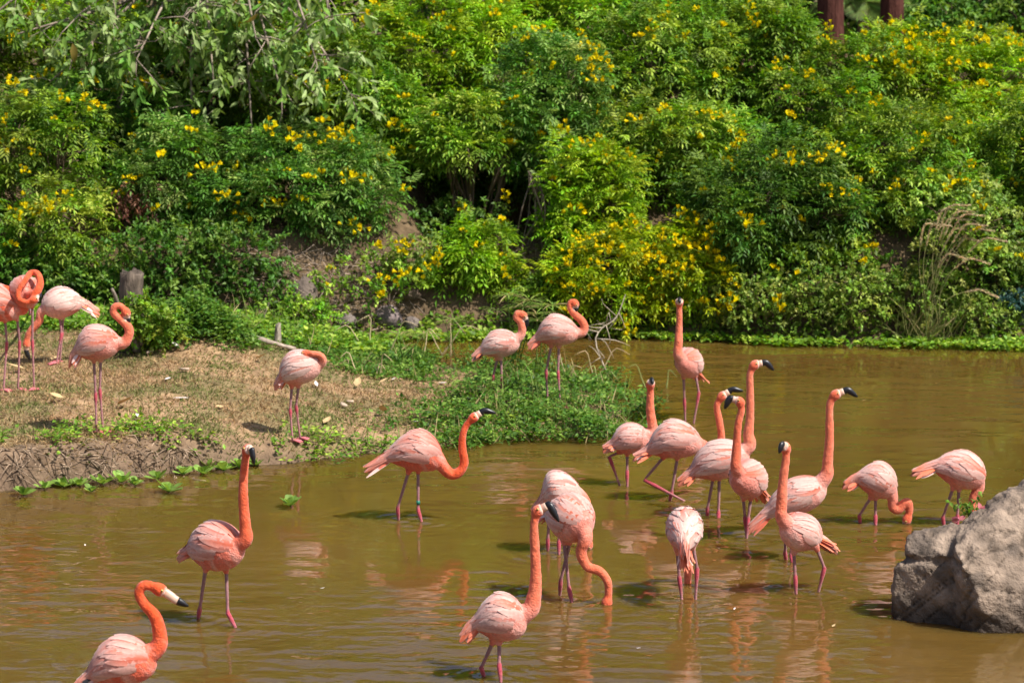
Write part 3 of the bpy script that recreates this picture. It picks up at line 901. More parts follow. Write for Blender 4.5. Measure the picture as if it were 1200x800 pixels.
# yellow trumpet flowers: three cluster shapes shared by all shrubs
def flower_cluster_mesh(seed):
    rng = np.random.default_rng(seed)
    g = Geo()
    n_fl = (3, 5, 7, 9)[seed % 4]
    for i in range(n_fl):
        c = rng.normal(size=3) * np.array([.030, .030, .022]) * (.6 + .08 * n_fl)
        add_tube(g, np.array([[0, 0, -.03], c]), [.003, .003], np.array([.2, .28, .04]), 4)
        ax = norm(c + np.array([0, -.03, .03]) + rng.normal(size=3) * .03)
        u = norm(np.cross(ax, [.3, .2, .9])); v = np.cross(ax, u)
        col = np.array([.76, .60, .006]) * rng.uniform(.85, 1.1) + np.array([0, rng.uniform(-.06, .05), 0])
        a0 = rng.random() * 6.28
        rim = []
        for k in range(5):
            a = a0 + k * 2 * math.pi / 5
            rim.append(c + ax * .030 + (u * math.cos(a) + v * math.sin(a)) * .024)
            a += math.pi / 5
            rim.append(c + ax * .022 + (u * math.cos(a) + v * math.sin(a)) * .016)
        V = np.vstack([c - ax * .02, rim])
        g.add(V, np.array([[0, 1 + k, 1 + (k + 1) % 10] for k in range(10)]), np.clip(col, 0, .95))
    return g.mesh("flower_cluster")
FLOWERS = [flower_cluster_mesh(s) for s in range(4)]

GREEN = dict(
    mid=((.140, .270, .022), (.33, .46, .06)),
    blue=((.110, .250, .034), (.29, .42, .10)),
    bright=((.205, .375, .016), (.37, .50, .04)),
    yellow=((.260, .395, .014), (.42, .50, .02)),
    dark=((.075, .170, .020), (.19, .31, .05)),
    olive=((.165, .265, .034), (.35, .42, .09)),
    grey=((.150, .260, .046), (.33, .43, .16)),
)

def shrub(name, label, px, py, rx, ry, Y, tone, tips, style='pinnate', flowers=0, seed=0, n_lobes=9, more=2.0, depth=None, lobe=.42, cat="shrub", group="flowering shrubs on the far bank",
          size=1.0, fl_top=0.0, inner=.12, plight=.24, stems=True, back_keep=.35):
    rng = np.random.default_rng(1000 + seed)
    c = at_y(px, py, Y)
    while c[2] - max(float(height(c[0], c[1])), 0) < .35 * ry * Y / FPX and Y > 27: # stand clear of the slope
        Y -= .04
        c = at_y(px, py, Y)
    K = FPX / math.hypot(Y, CAM_Z - c[2])
    r = np.array([rx / K, depth if depth else min(rx, ry) / K * 1.0, ry / K])
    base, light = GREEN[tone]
    P, Nn, lc, lr = lobes_tips(rng, c, r, int(n_lobes * 2.2), int(tips * more), lobe * .70, inner=inner, back_keep=back_keep)
    foot = np.array([c[0], c[1] + .2 * r[1], 0.0]); foot[2] = max(float(height(foot[0], foot[1])), 0.0) - .03
    if foot[2] > c[2]: foot[2] = c[2] - .3
    root = empty(name, foot, label, cat, group)
    if style == 'pinnate':
        Lf = pinnate(rng, P, Nn, 5, .155 * size, .24, 3, .066 * size, .31, base, light, plight)
    elif style == 'spray':
        Lf = pinnate(rng, P, norm(Nn + [0, 0, .9]), 4, .24 * size, .30, 5, .062 * size, .36, base, light, .35)
    elif style == 'vine':
        Lf = simple_sprig(rng, P, Nn, 13, .16 * size, .054 * size, .55, base, light, plight)
    elif style == 'big':
        Lf = simple_sprig(rng, P, Nn, 11, .30 * size, .145 * size, .30, base, light, plight, droop=.5, hang=.6)
    fac = np.repeat(lobes_tips.fac, {'pinnate': 5, 'spray': 4}.get(style, 1), axis=0)
    Lf[5] = np.clip(Lf[5] * np.tile(fac, (len(Lf[5]) // len(fac), 1)), .005, .8)
    V, F, C = leaves_mesh(*Lf, wide=(style == 'big'))
    fo = obj("foliage", np_mesh("foliage", V - foot, F, C), M_LEAF, root)
    fo["kind"] = "stuff"
    if stems:
        g = Geo()
        bc = np.array([.16, .115, .075])
        for k in range(len(lc)):
            f = foot + np.array([rng.normal() * .08, rng.normal() * .05, 0])
            m = f * .5 + lc[k] * .5 + rng.normal(size=3) * .10 * r
            pl = catmull([f, m, lc[k]], 7)
            add_tube(g, pl, np.linspace(.022, .008, 7) * (1.3 if k == 0 else .8), bc * rng.uniform(.7, 1.2), 5)
            for q in range(5):
                e = lc[k] + rand_dirs(rng, 1)[0] * lr[k] * .95
                add_tube(g, np.array([pl[4], (pl[5] + e) / 2 + rng.normal(size=3) * .04, e]), [.008, .006, .003], bc * rng.uniform(.8, 1.3), 4)
        obj("stem", g.mesh("stem", foot, True), M_BARK, root)
    if flowers:
        face = Nn @ norm(np.array([.25, -.75, .6]))
        sc = face + .5 * fl_top * (P[:, 2] - c[2]) / r[2] + rng.random(len(P)) * 2.6
        # keep those nothing else of the same crown hides
        order = np.argsort(-sc)
        got = []
        for i in order:
            p = P[i] + Nn[i] * .10 + np.array([0, -.05, .05])
            if all(np.linalg.norm(p - q) > .17 for q in got) or rng.random() < .10:
                got.append(p)
            if len(got) >= flowers * 1.3: break
        for p in got:
            o = obj("flower_cluster", FLOWERS[rng.integers(4)], M_PETAL, root, p - foot)
            s = rng.uniform(.7, 1.45)
            o.scale = (s, s, s)
            o.rotation_euler = (rng.uniform(-.3, .3), rng.uniform(-.3, .3), rng.uniform(0, 6.28))
    return root

# ------------------------------------------------------------------ the shrubs of the far bank, left to right, low to high
shrub("flowering_shrub", "dark green shrub with yellow flowers behind the left shore birds", 40, 235, 110, 110, 30.6, 'mid', 330, flowers=18, seed=1, n_lobes=11)
shrub("flowering_shrub", "dense shrub dotted yellow at left, under the grey-leaved tree", 120, 150, 120, 70, 31.6, 'blue', 300, flowers=12, seed=2, n_lobes=10)
shrub("flowering_shrub", "bluish green shrub with few flowers right of the left edge clump", 215, 215, 80, 70, 31.0, 'blue', 240, flowers=9, seed=3)
shrub("flowering_shrub", "broad arching shrub with flower clusters overhanging the bare bank", 345, 225, 125, 75, 30.5, 'blue', 420, flowers=22, seed=4, n_lobes=12)
shrub("flowering_shrub", "bright green shrub at the crest, left of centre", 505, 70, 120, 80, 32.4, 'bright', 430, flowers=16, seed=5, n_lobes=12, fl_top=.6)
shrub("flowering_shrub", "dark leafy shrub above the shaded hollow", 480, 165, 85, 55, 31.6, 'mid', 260, flowers=7, seed=6)
shrub("flowering_shrub", "bluish shrub with big yellow heads right of the shaded hollow", 645, 145, 85, 90, 31.2, 'blue', 330, flowers=17, seed=7, n_lobes=10)
shrub("flowering_shrub", "flower-crowned shrub at the top centre of the frame", 640, 25, 95, 55, 33.0, 'bright', 260, flowers=18, seed=8, fl_top=.8)
shrub("flowering_shrub", "tall leafy shrub between centre crest and dark pocket", 775, 85, 95, 80, 32.0, 'mid', 360, flowers=15, seed=9, n_lobes=11, fl_top=.6)
shrub("flowering_shrub", "rounded deep green shrub in the middle of the bank at right", 800, 195, 105, 75, 31.0, 'mid', 380, flowers=14, seed=10, n_lobes=11)
shrub("flowering_shrub", "hanging dark shrub just right of the narrow yellow bush", 890, 255, 75, 85, 30.6, 'dark', 300, flowers=11, seed=11, n_lobes=9)
shrub("flowering_shrub", "leafy crest shrub left of the two red-brown trunks", 890, 70, 85, 70, 32.4, 'mid', 300, flowers=11, seed=12, fl_top=.4)
shrub("flowering_shrub", "upright shrub below the two red-brown trunks", 985, 130, 85, 85, 31.8, 'mid', 320, flowers=15, seed=13, n_lobes=10, fl_top=.4)
shrub("flowering_shrub", "yellow-flowered light green shrub at the top right crest", 1110, 110, 120, 75, 32.6, 'bright', 430, flowers=32, seed=14, n_lobes=12, fl_top=.6, plight=.3)
shrub("flowering_shrub", "dark spreading shrub above the grass plumes at right", 1060, 220, 110, 80, 31.0, 'mid', 400, flowers=13, seed=15, n_lobes=11)
shrub("flowering_shrub", "small-leaved shrub cascading to the right waterline", 1130, 290, 70, 80, 30.3, 'olive', 330, style='vine', flowers=8, seed=16)
shrub("flowering_shrub", "right edge shrub beside the bluish planting", 1225, 225, 60, 120, 31.0, 'mid', 260, flowers=8, seed=17)
shrub("flowering_shrub", "broad yellow-green bush by the water behind the leafy point", 718, 335, 85, 64, 29.7, 'yellow', 320, flowers=26, seed=18, n_lobes=12, size=.85)
shrub("flowering_shrub", "narrow bush thickest with yellow flowers behind the farthest wading bird", 815, 328, 52, 66, 29.6, 'yellow', 240, flowers=40, seed=70, n_lobes=9, size=.85)
shrub("flowering_shrub", "tall pale green sprays rising behind the broad yellow-green bush", 690, 245, 52, 78, 30.2, 'bright', 170, style='spray', flowers=9, seed=19, n_lobes=9, inner=.1)
shrub("flowering_shrub", "small bright green bush at the foot of the bare bank", 560, 312, 52, 42, 29.75, 'bright', 130, flowers=4, seed=20, n_lobes=7, depth=.35)
shrub("trailing_vine", "dark small-leaved vine mass on the bank behind the stump", 225, 320, 105, 58, 29.9, 'dark', 360, style='vine', seed=21, n_lobes=10, depth=.45, cat="vine", group="vines on the far bank")
shrub("trailing_vine", "ivy-like vine creeping over the bare earth left of centre", 420, 335, 95, 48, 29.75, 'mid', 50, style='vine', flowers=7, seed=22, n_lobes=10, depth=.3, lobe=.25, cat="vine", group="vines on the far bank", stems=False)
shrub("trailing_vine", "sparse vine on the earth slope below the shaded hollow", 530, 268, 70, 35, 30.4, 'dark', 70, style='vine', flowers=3, seed=23, n_lobes=8, depth=.4, lobe=.25, cat="vine", group="vines on the far bank", stems=False)
shrub("weedy_herb", "weedy green herbs along the waterline right of the yellow bush", 890, 355, 60, 36, 29.55, 'olive', 210, style='vine', flowers=3, seed=24, n_lobes=9, depth=.35, size=.8, cat="herb", group="weedy herbs along the far waterline")
shrub("weedy_herb", "weedy green herbs in the middle of the right waterline", 985, 352, 65, 38, 29.55, 'olive', 230, style='vine', seed=25, n_lobes=9, depth=.35, size=.8, cat="herb", group="weedy herbs along the far waterline")
shrub("weedy_herb", "weedy green herbs under the grass plumes at right", 1085, 352, 60, 38, 29.55, 'olive', 220, style='vine', seed=26, n_lobes=9, depth=.35, size=.8, cat="herb", group="weedy herbs along the far waterline")
shrub("weedy_herb", "low leafy herbs at the foot of the brown bank, far left", 330, 368, 70, 20, 29.3, 'mid', 90, style='vine', seed=27, n_lobes=8, depth=.25, size=.8, cat="herb", group="weedy herbs along the far waterline", stems=False)
shrub("flowering_shrub", "leafy overhang shading the dark hollow", 560, 158, 62, 42, 30.7, 'mid', 210, flowers=6, seed=50, n_lobes=8)
shrub("flowering_shrub", "dark shrub added inside the hollow, shade put into its leaf colour", 545, 222, 70, 32, 31.7, 'dark', 120, seed=28, n_lobes=6)  # added dark leaves cover the lit soil and paint the hollow's shade
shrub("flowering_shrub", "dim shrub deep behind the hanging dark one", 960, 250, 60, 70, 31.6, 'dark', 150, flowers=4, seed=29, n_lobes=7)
shrub("flowering_shrub", "leafy shrub outside left of the pond corner", -120, 200, 110, 150, 31.0, 'mid', 260, flowers=8, seed=30, n_lobes=9)
shrub("flowering_shrub", "leafy shrub at far right beyond the frame corner", 1350, 200, 110, 150, 31.4, 'mid', 260, flowers=8, seed=31, n_lobes=9)

shrub("flowering_shrub", "bright crest shrub in the top left corner behind the grey leaves", 40, 50, 110, 65, 32.4, 'bright', 300, flowers=10, seed=40, n_lobes=10, fl_top=.4)
shrub("flowering_shrub", "crest shrub behind the middle of the grey-leaved tree", 215, 60, 100, 75, 32.2, 'mid', 300, flowers=8, seed=41, n_lobes=10)
shrub("flowering_shrub", "crest shrub at the right flank of the grey-leaved tree", 375, 95, 100, 75, 31.9, 'mid', 330, flowers=8, seed=42, n_lobes=10)
shrub("flowering_shrub", "crest shrub at the very top between two flower-crowned ones", 800, 5, 90, 50, 33.4, 'mid', 240, flowers=9, seed=43, n_lobes=8, fl_top=.6)
shrub("flowering_shrub", "sunlit shrub at the right edge below the crest", 1180, 175, 75, 60, 31.9, 'bright', 240, flowers=9, seed=44, n_lobes=9)
shrub("flowering_shrub", "undergrowth beyond the crest right of the thinner trunk, shade put into its leaf colour", 1105, 32, 60, 34, 37.0, 'dark', 150, style='vine', seed=80, n_lobes=8, size=1.5)  # stands in the sun; the dark tone paints the shade behind the crest
shrub("flowering_shrub", "undergrowth beyond the crest in the top right corner, shade put into its leaf colour", 1195, 30, 60, 36, 37.4, 'dark', 150, style='vine', seed=81, n_lobes=8, size=1.5)  # sunlit too: corner shade is painted by the dark leaf tone
shrub("reddish_tip_shrub", "slender shrub with reddish new shoots left of the thicker trunk", 922, 45, 28, 42, 31.9, 'mid', 60, seed=45, n_lobes=5)
shrub("trailing_vine", "green vine climbing over the lower half of the stump", 172, 378, 42, 30, float(on_ground(150, 408)[1]) - .18, 'mid', 130, style='vine', seed=46, n_lobes=8, depth=.18, lobe=.35, size=.85, cat="vine", group="vines on the far bank", stems=False)
shrub("trailing_vine", "vine sheet at the left under the flowering shrub", 60, 340, 100, 50, 29.9, 'dark', 260, style='vine', seed=47, n_lobes=9, depth=.35, cat="vine", group="vines on the far bank", stems=False)
shrub("trailing_vine", "green vine clump at the bank foot left of the small bright bush", 480, 318, 45, 40, 29.7, 'olive', 45, style='vine', flowers=2, seed=48, n_lobes=7, depth=.25, lobe=.3, cat="vine", group="vines on the far bank", stems=False)
shrub("weedy_herb", "leafy herbs at the dark foot left of the yellow bush", 640, 355, 40, 30, 29.4, 'mid', 110, style='vine', flowers=2, seed=49, n_lobes=7, depth=.25, size=.8, cat="herb", group="weedy herbs along the far waterline")

shrub("weedy_herb", "weedy green herbs at the right edge by the grey blocks", 1150, 362, 45, 26, 29.4, 'olive', 130, style='vine', seed=60, n_lobes=8, depth=.3, size=.8, cat="herb", group="weedy herbs along the far waterline")
shrub("trailing_vine", "leafy vine filling the gap above the waterline herbs", 950, 310, 85, 32, 29.7, 'mid', 150, style='vine', flowers=2, seed=61, n_lobes=8, depth=.3, cat="vine", group="vines on the far bank", stems=False)
shrub("trailing_vine", "leafy vine at the right edge above the grey blocks", 1205, 315, 50, 32, 29.8, 'dark', 110, style='vine', seed=62, n_lobes=8, depth=.3, cat="vine", group="vines on the far bank", stems=False)

# the grey-leaved tree at the upper left: foliage mass, the largest leaves each a part
def grey_tree():
    rng = np.random.default_rng(77)
    c = at_y(215, 60, 30.6)
    foot = np.array([c[0] + .3, 32.4, 0]); foot[2] = float(height(foot[0], foot[1])) - .05
    root = empty("grey_leaved_tree", foot, "tree with drooping grey-green leaves and bare twigs, upper left", "tree")
    g = Geo(); bc = np.array([.30, .24, .19])
    top = np.array([c[0] + .2, 31.8, 5.2])
    tr = catmull([foot, foot * .5 + top * .5 + [.15, -.1, 0], top], 12)
    add_tube(g, tr, np.linspace(.10, .05, 12), bc * .8, 9)
    obj("trunk", g.mesh("trunk", foot, True), M_BARK, root)
    b = Geo(); tipsP = []; tipsN = []
    ends = []
    for px, py, Y in [(20, 40, 30.4), (95, 15, 30.2), (60, 95, 30.6), (160, 70, 30.1), (215, 20, 30.0), (250, 95, 30.2), (300, 45, 30.0), (330, 110, 30.2), (370, 70, 30.0), (385, 20, 30.3), (295, 150, 30.4), (410, 110, 30.5), (140, 120, 30.7), (225, 150, 30.6),
                      (-60, 60, 30.8), (-40, 0, 31.2), (150, -60, 31), (280, -60, 31), (380, -50, 31.3)]:
        ends.append(at_y(px, py, Y))
    for e in ends:
        s = tr[rng.integers(6, 12)]
        m = s * .45 + e * .55 + rng.normal(size=3) * .12 + [0, 0, .15]
        pl = catmull([s, m, e], 10)
        add_tube(b, pl, np.linspace(.03, .008, 10), bc * rng.uniform(.8, 1.2), 5)
        for q in range(16):
            p0 = pl[rng.integers(4, 10)]
            d = rand_dirs(rng, 1)[0] * np.array([.55, .3, .40]) + np.array([0, -.08, -.12])
            p1 = p0 + d * rng.uniform(.5, 1.1)
            add_tube(b, np.array([p0, (p0 + p1) / 2 + rng.normal(size=3) * .03, p1]), [.007, .005, .0025], bc * rng.uniform(.8, 1.4), 4)
            for w in (.45, .75, 1.0):
                tipsP.append(p0 + (p1 - p0) * w); tipsN.append(norm(d))
    obj("branch", b.mesh("branch", foot, True), M_BARK, root)
    P = np.array(tipsP); Nn = np.array(tipsN)
    base, light = GREEN['grey']
    Lf = simple_sprig(rng, P, Nn, 6, .18, .125, .36, base, light, .28, droop=.4, hang=.3)
    V, F, C = leaves_mesh(*Lf, wide=True)
    o = obj("crown", np_mesh("crown", V - foot, F, C), M_LEAF, root); o["kind"] = "stuff"
    # the large leaves one can pick out: each its own piece, three shapes shared
    shapes = []
    for s in range(4):
        cc = np.array(light if s < 2 else base) * (1.1 if s % 2 else .85)
        if s == 3: cc = np.array([.30, .22, .06])
        v, f, cl = leaves_mesh(np.zeros((1, 3)), np.array([[0, 0, -1.0]]), np.array([[0, -1.0, .2]]), np.array([.19]), np.array([.072]), cc[None, :], curl=.1 + .08 * s, wide=True)
        shapes.append(np_mesh("leaf", v, f, cl))
    idx = rng.choice(len(P), 110, replace=False)
    for i in idx:
        o = obj("leaf", shapes[rng.choice(4, p=[.3, .3, .32, .08])], M_LEAF, root, P[i] - foot + [0, -.06, 0])
        s = rng.uniform(.75, 1.25); o.scale = (s, s, s)
        o.rotation_euler = (rng.uniform(-.5, .8), rng.uniform(-.6, .6), rng.uniform(-1.2, 1.2))
grey_tree()

# ------------------------------------------------------------------ trees behind the crest
def trunk_tree(label, px, w_px, Y, seed):
    rng = np.random.default_rng(seed)
    p = at_y(px, 30, Y); K = FPX / Y
    foot = np.array([p[0], Y, float(height(p[0], Y)) - .05])
    root = empty("bare_trunk_tree", foot, label, "tree", "red-brown trunks behind the crest")
    g = Geo(); r = w_px / K / 2
    zs = np.linspace(0, 7.5, 16)
    pl = np.stack([foot[0] + .04 * np.sin(zs * .7 + seed), np.full(16, Y), foot[2] + zs], -1)
    # fluted bark
    a = np.linspace(0, 2 * math.pi, 28, endpoint=False)
    fl = 1 + .07 * np.sign(np.sin(a * 9)) * np.abs(np.sin(a * 9)) ** .5
    V = np.concatenate([np.stack([q[0] + r * (1.15 - .03 * i) * fl * np.cos(a), q[1] + r * (1.15 - .03 * i) * fl * np.sin(a), np.full(28, q[2])], -1) for i, q in enumerate(pl)])
    Q = np.array([[i * 28 + j, i * 28 + (j + 1) % 28, (i + 1) * 28 + (j + 1) % 28, (i + 1) * 28 + j] for i in range(15) for j in range(28)])
    g.add(V, Q, np.array([.085, .033, .025]))
    obj("trunk", g.mesh("trunk", foot, True), M_BARK, root)
    P, Nn, lc, lr = lobes_tips(rng, pl[-1] + [0, 0, .8], np.array([2.0, 2.0, 1.2]), 9, 500)
    V, F, C = leaves_mesh(*simple_sprig(rng, P, Nn, 8, .4, .24, .4, *GREEN['dark'], .15))
    o = obj("crown", np_mesh("crown", V - foot, F, C), M_LEAF, root); o["kind"] = "stuff"
trunk_tree("thicker red-brown tree trunk behind the crest, left of the pair", 975, 27, 35.5, 3)
trunk_tree("thinner red-brown tree trunk behind the crest, right of the pair", 1049, 24, 36.0, 4)

def palm(label, px, py, Y, n, L, seed):
    rng = np.random.default_rng(seed)
    c = at_y(px, py, Y)
    foot = np.array([c[0], Y, float(height(c[0], Y)) - .03])
    root = empty("palm_plant", foot, label, "palm", "palms behind the crest")
    g = Geo(); add_tube(g, np.array([foot, (foot + c) / 2, c]), [.09, .08, .07], np.array([.17, .12, .08]), 8)
    obj("stem", g.mesh("stem", foot, True), M_BARK, root)
    for k in range(n):
        a = 2 * math.pi * k / n + rng.uniform(-.2, .2)
        d = np.array([math.cos(a), math.sin(a), rng.uniform(.5, 1.3)]); d = norm(d)
        s = np.linspace(0, 1, 24)
        rach = c + d * (L * s)[:, None] - np.array([0, 0, 1.0]) * (L * .75 * s ** 2)[:, None]
        dd = norm(np.gradient(rach, axis=0)); sd = norm(np.cross(dd, [0, 0, 1.0]))
        f = Geo(); add_tube(f, rach, np.linspace(.012, .004, 24), np.array([.16, .22, .05]), 5)
        for sg in (1, -1):
            di = norm(dd * .7 + sd * sg - np.array([0, 0, .35]))
            ln = .42 * np.sin(np.clip(s * 2.9 + .25, 0, math.pi)) + .05
            V, F, C = leaves_mesh(rach[2:], di[2:], norm(np.cross(di, sd))[2:] + [0, 0, .4], ln[2:], np.full(22, .022), leaf_cols(rng, 22, (.15, .22, .045)))
            f.add(V, F, C)
        obj("frond", f.mesh("frond", foot), M_LEAF, root)
palm("pale green palm between the two red-brown trunks", 1012, 12, 38.5, 12, 0.95, 5)

for k, (x, Y, rx, rz, z, lab) in enumerate([(-9.5, 43, 3.4, 3.2, 4.4, "dark background tree beyond the crest, far left"), (-3.8, 45, 3.6, 3.2, 4.2, "dark background tree beyond the crest, left of centre"),
                                           (1.6, 44, 3.3, 3.2, 4.2, "dark background tree beyond the crest, right of centre"), (5.6, 43, 3.2, 3.4, 4.2, "dark background tree beyond the trunks, right"),
                                           (10.5, 45, 3.6, 3.3, 4.3, "dark background tree beyond the crest, far right")]):
    rng = np.random.default_rng(300 + k)
    foot = np.array([x, Y, float(height(x, Y)) - .05])
    root = empty("background_tree", foot, lab, "tree", "dark trees beyond the crest")
    P, Nn, lc, lr = lobes_tips(rng, (x, Y, z), np.array([rx, 2.2, rz]), 14, 1500, back_keep=.2)
    V, F, C = leaves_mesh(*simple_sprig(rng, P, Nn, 9, .45, .26, .42, *GREEN['dark'], .12))
    o = obj("crown", np_mesh("crown", V - foot, F, C), M_LEAF, root); o["kind"] = "stuff"
    g = Geo()
    add_tube(g, catmull([foot, foot + [.1, 0, 1.5], [x, Y, z]], 8), np.linspace(.24, .12, 8), np.array([.10, .07, .05]), 9)
    for q in range(1, len(lc)):
        add_tube(g, catmull([foot + [0, 0, 1.2], foot * .4 + lc[q] * .6 + rng.normal(size=3) * .2, lc[q]], 6), np.linspace(.10, .03, 6), np.array([.10, .07, .05]), 6)
    obj("trunk", g.mesh("trunk", foot, True), M_BARK, root)

# ------------------------------------------------------------------ ground cover
def stuff(name, V, F, C, mat, label, cat):
    o = obj(name, np_mesh(name, V, F, C), mat)
    return prop(o, label, cat, kind="stuff")

def back_thr(X):
    return 27.1 - 1.2 * sstep(-2.4, -1.0, X)

rng = np.random.default_rng(50)
# dry grass on the spit
n = 210000
X = rng.uniform(-5.5, 2.0, n); Yy = rng.uniform(SPIT[:, 1].min(), SPIT[:, 1].max(), n)
sd = poly_sd(X, Yy, SPIT)
greenness = sstep(-1.5, 0.3, X + .9 * (fbm(X * 1.3, Yy * 1.3) - .5) - .10 * (Yy - 24))          # leafy towards the point
backgreen = sstep(-.4, .4, Yy - back_thr(X) + .8 * (fbm(X * 1.1 + 9, Yy * 1.1) - .5))
patch = fbm(X * 1.6 + 4, Yy * 1.6)
dens = np.clip(.55 + 1.3 * (patch - .45), .12, 1) * (1 - .8 * np.maximum(greenness, backgreen))
k = (sd > .07) & (rng.random(n) < dens)
X, Yy, patch, sdk = X[k], Yy[k], patch[k], sd[k]
h = height(X, Yy)
P = np.stack([X, Yy, h - .005], -1); n = len(P)
D = norm(rng.normal(size=(n, 3)) * [.9, .9, .25] + [0, 0, .62])
gm = sstep(.42, .62, fbm(X * 2.3 + 31, Yy * 2.3) + .12 * rng.normal(size=n))[:, None]
col = np.array([.44, .30, .155]) * (1 - gm) + np.array([.17, .20, .055]) * gm
col = np.clip(col * (1 + .25 * rng.normal(size=(n, 1))), .02, .6)
L = rng.uniform(.025, .065, n)
V, F, C = leaves_mesh(P, D, rand_dirs(rng, n), L, rng.uniform(.005, .010, n), col, .25)
stuff("dry_grass", V, F, C, M_GRASS, "short dry grass on the left shore", "grass")

def cover(name, label, n, region, hmax, lsize, tone, seed, dens_fn, mat=M_LEAF, lw=.6, zoff=0.0):
    """leafy ground cover: small plants with a few leaves each"""
    rng = np.random.default_rng(seed)
    X = rng.uniform(region[0], region[1], n); Yy = rng.uniform(region[2], region[3], n)
    dn, hh = dens_fn(X, Yy)
    k = rng.random(n) < dn
    X, Yy, hh = X[k], Yy[k], hh[k]
    g0 = np.maximum(height(X, Yy), -.01)
    m = 5
    Xr = np.repeat(X, m) + rng.normal(size=len(X) * m) * .03; Yr = np.repeat(Yy, m) + rng.normal(size=len(X) * m) * .03
    zz = np.repeat(g0, m) + np.repeat(hh, m) * hmax * rng.uniform(.15, 1, len(Xr)) + zoff
    P = np.stack([Xr, Yr, zz], -1)
    base, light = GREEN[tone]
    col = np.repeat(leaf_cols(rng, len(X), base, .25, light, .22), m, axis=0) * (1 + .15 * rng.normal(size=(len(Xr), 1)))
    D = norm(rng.normal(size=(len(Xr), 3)) * [1, 1, .35] + [0, 0, .25])
    ln = lsize * rng.uniform(.6, 1.3, len(Xr))
    V, F, C = leaves_mesh(P, D, norm(rand_dirs(rng, len(Xr)) * .5 + [0, -.1, 1.0]), ln, ln * lw, np.clip(col, .005, .8), .15)
    return stuff(name, V, F, C, mat, label, "ground cover")

def d_point(X, Y):
    sd = poly_sd(X, Y, SPIT)
    g = sstep(-1.25, -.1, X + .9 * (fbm(X * 1.3, Y * 1.3) - .5) - .10 * (Y - 24))
    nz = fbm(X * 2.1 + 7, Y * 2.1)
    e = sstep(-.14, .05, sd)
    return e * g * np.clip(.25 + 1.6 * (nz - .3), .05, 1), np.clip((fbm(X * 3.1 + 2, Y * 3.1) - .28) * 2.6, .12, 1.5)
cover("leafy_ground_cover", "dense green creeping leaves covering the point", 30000, (-2.2, 2.2, 20.5, 28.0), .19, .046, 'dark', 61, d_point)
def d_back(X, Y):
    sd = poly_sd(X, Y, SPIT)
    g = sstep(-.3, .4, Y - back_thr(X) + .9 * (fbm(X * 1.1 + 9, Y * 1.1) - .5)) * sstep(-.3, .0, sd)
    return g * (X < -.75) * np.clip(.3 + 1.3 * (fbm(X * 2 + 3, Y * 2) - .3), .05, 1), .3 + .7 * fbm(X * 1.7, Y * 1.7 + 5)
cover("leafy_ground_cover", "green leaves fringing the back of the left shore", 26000, (-6.5, 0.3, 25.0, 29.3), .085, .046, 'dark', 62, d_back)
def d_front(X, Y):
    sd = poly_sd(X, Y, SPIT)
    nz = fbm(X * 1.8 + 13, Y * 1.8)
    g = sstep(.5, .62, nz) * sstep(.85, .35, sd) * sstep(.06, .16, sd) * (Y < 24.5)
    return g * .32, .3 + .7 * nz
cover("leafy_ground_cover", "green tufts along the eroded front edge of the left shore", 22000, (-4.5, 0.2, 19.0, 24.5), .12, .045, 'mid', 63, d_front)
mx, my = at_z(215, 405, .38)[:2]
def d_mound(X, Y):
    q = ((X - mx) / .75) ** 2 + ((Y - my) / .5) ** 2
    nz = fbm(X * 3.3, Y * 3.3)
    return sstep(1.1, .4, q + .9 * (nz - .5)) * .8, np.clip(1.15 - 1.1 * q, 0.1, 1) * (.4 + 1.1 * nz)
cover("leafy_ground_cover", "dark vine leaves heaped around the stump", 6500, (mx - .9, mx + .9, my - .6, my + .6), .30, .048, 'dark', 64, d_mound)
def d_slope(X, Y):
    d = Y - shore_y(X)
    return (d > .1) * (d < 5.2) * (1 - .75 * sstep(-3.0, -2.5, X) * sstep(-.4, -.9, X)) * np.clip(1.6 * (fbm(X * 1.9 + 40, Y * 1.9) - .36), 0, .85), .3 + .6 * fbm(X * 3, Y * 3)
cover("leafy_ground_cover", "low weeds scattered over the earth of the far bank", 30000, (-7.5, 7.5, 29.0, 34.5), .12, .055, 'olive', 65, d_slope)
# longer grass blades standing out of the leafy cover
rng = np.random.default_rng(52)
n = 16000
X = rng.uniform(-4.5, 2.1, n); Yy = rng.uniform(20.5, 28.8, n)
dn = d_point(X, Yy)[0] * .8 + d_back(X, Yy)[0] * .6 + d_front(X, Yy)[0]
k = rng.random(n) < dn * sstep(.40, .62, fbm(X * 1.9 + 77, Yy * 1.9))
X, Yy = X[k], Yy[k]; n = len(X)
P = np.stack([X, Yy, np.maximum(height(X, Yy), 0)], -1)
V, F, C = leaves_mesh(P, norm(rng.normal(size=(n, 3)) * [.55, .55, .15] + [0, 0, 1.0]), rand_dirs(rng, n), rng.uniform(.10, .30, n), rng.uniform(.006, .011, n), leaf_cols(rng, n, (.17, .25, .05), .25, (.45, .36, .17), .3), .35, wide=True)
stuff("grass_tufts", V, F, C, M_GRASS, "longer grass blades among the leafy cover", "grass")
# floating plants along the far waterline
def d_float(X, Y):
    d = shore_y(X) - Y
    w = np.where(X > 1.2, .24 + .30 * sstep(3.8, 5.2, X), np.where(X < -1.25, 1.6, .30)) + .5 * (fbm(X * 1.2 + 2, X * 0 + 1) - .5)
    return ((d > -.15) & (d < w)) * np.clip(.65 + 1.2 * (fbm(X * 3 + 8, Y * 3) - .4), 0, 1), .4 + .5 * fbm(X * 4, Y * 4)
cover("floating_plants", "band of bright green floating plants along the far waterline", 26000, (-7.5, 8.0, 26.8, 30.0), .10, .055, 'mid', 66, d_float, lw=.75, zoff=.012)
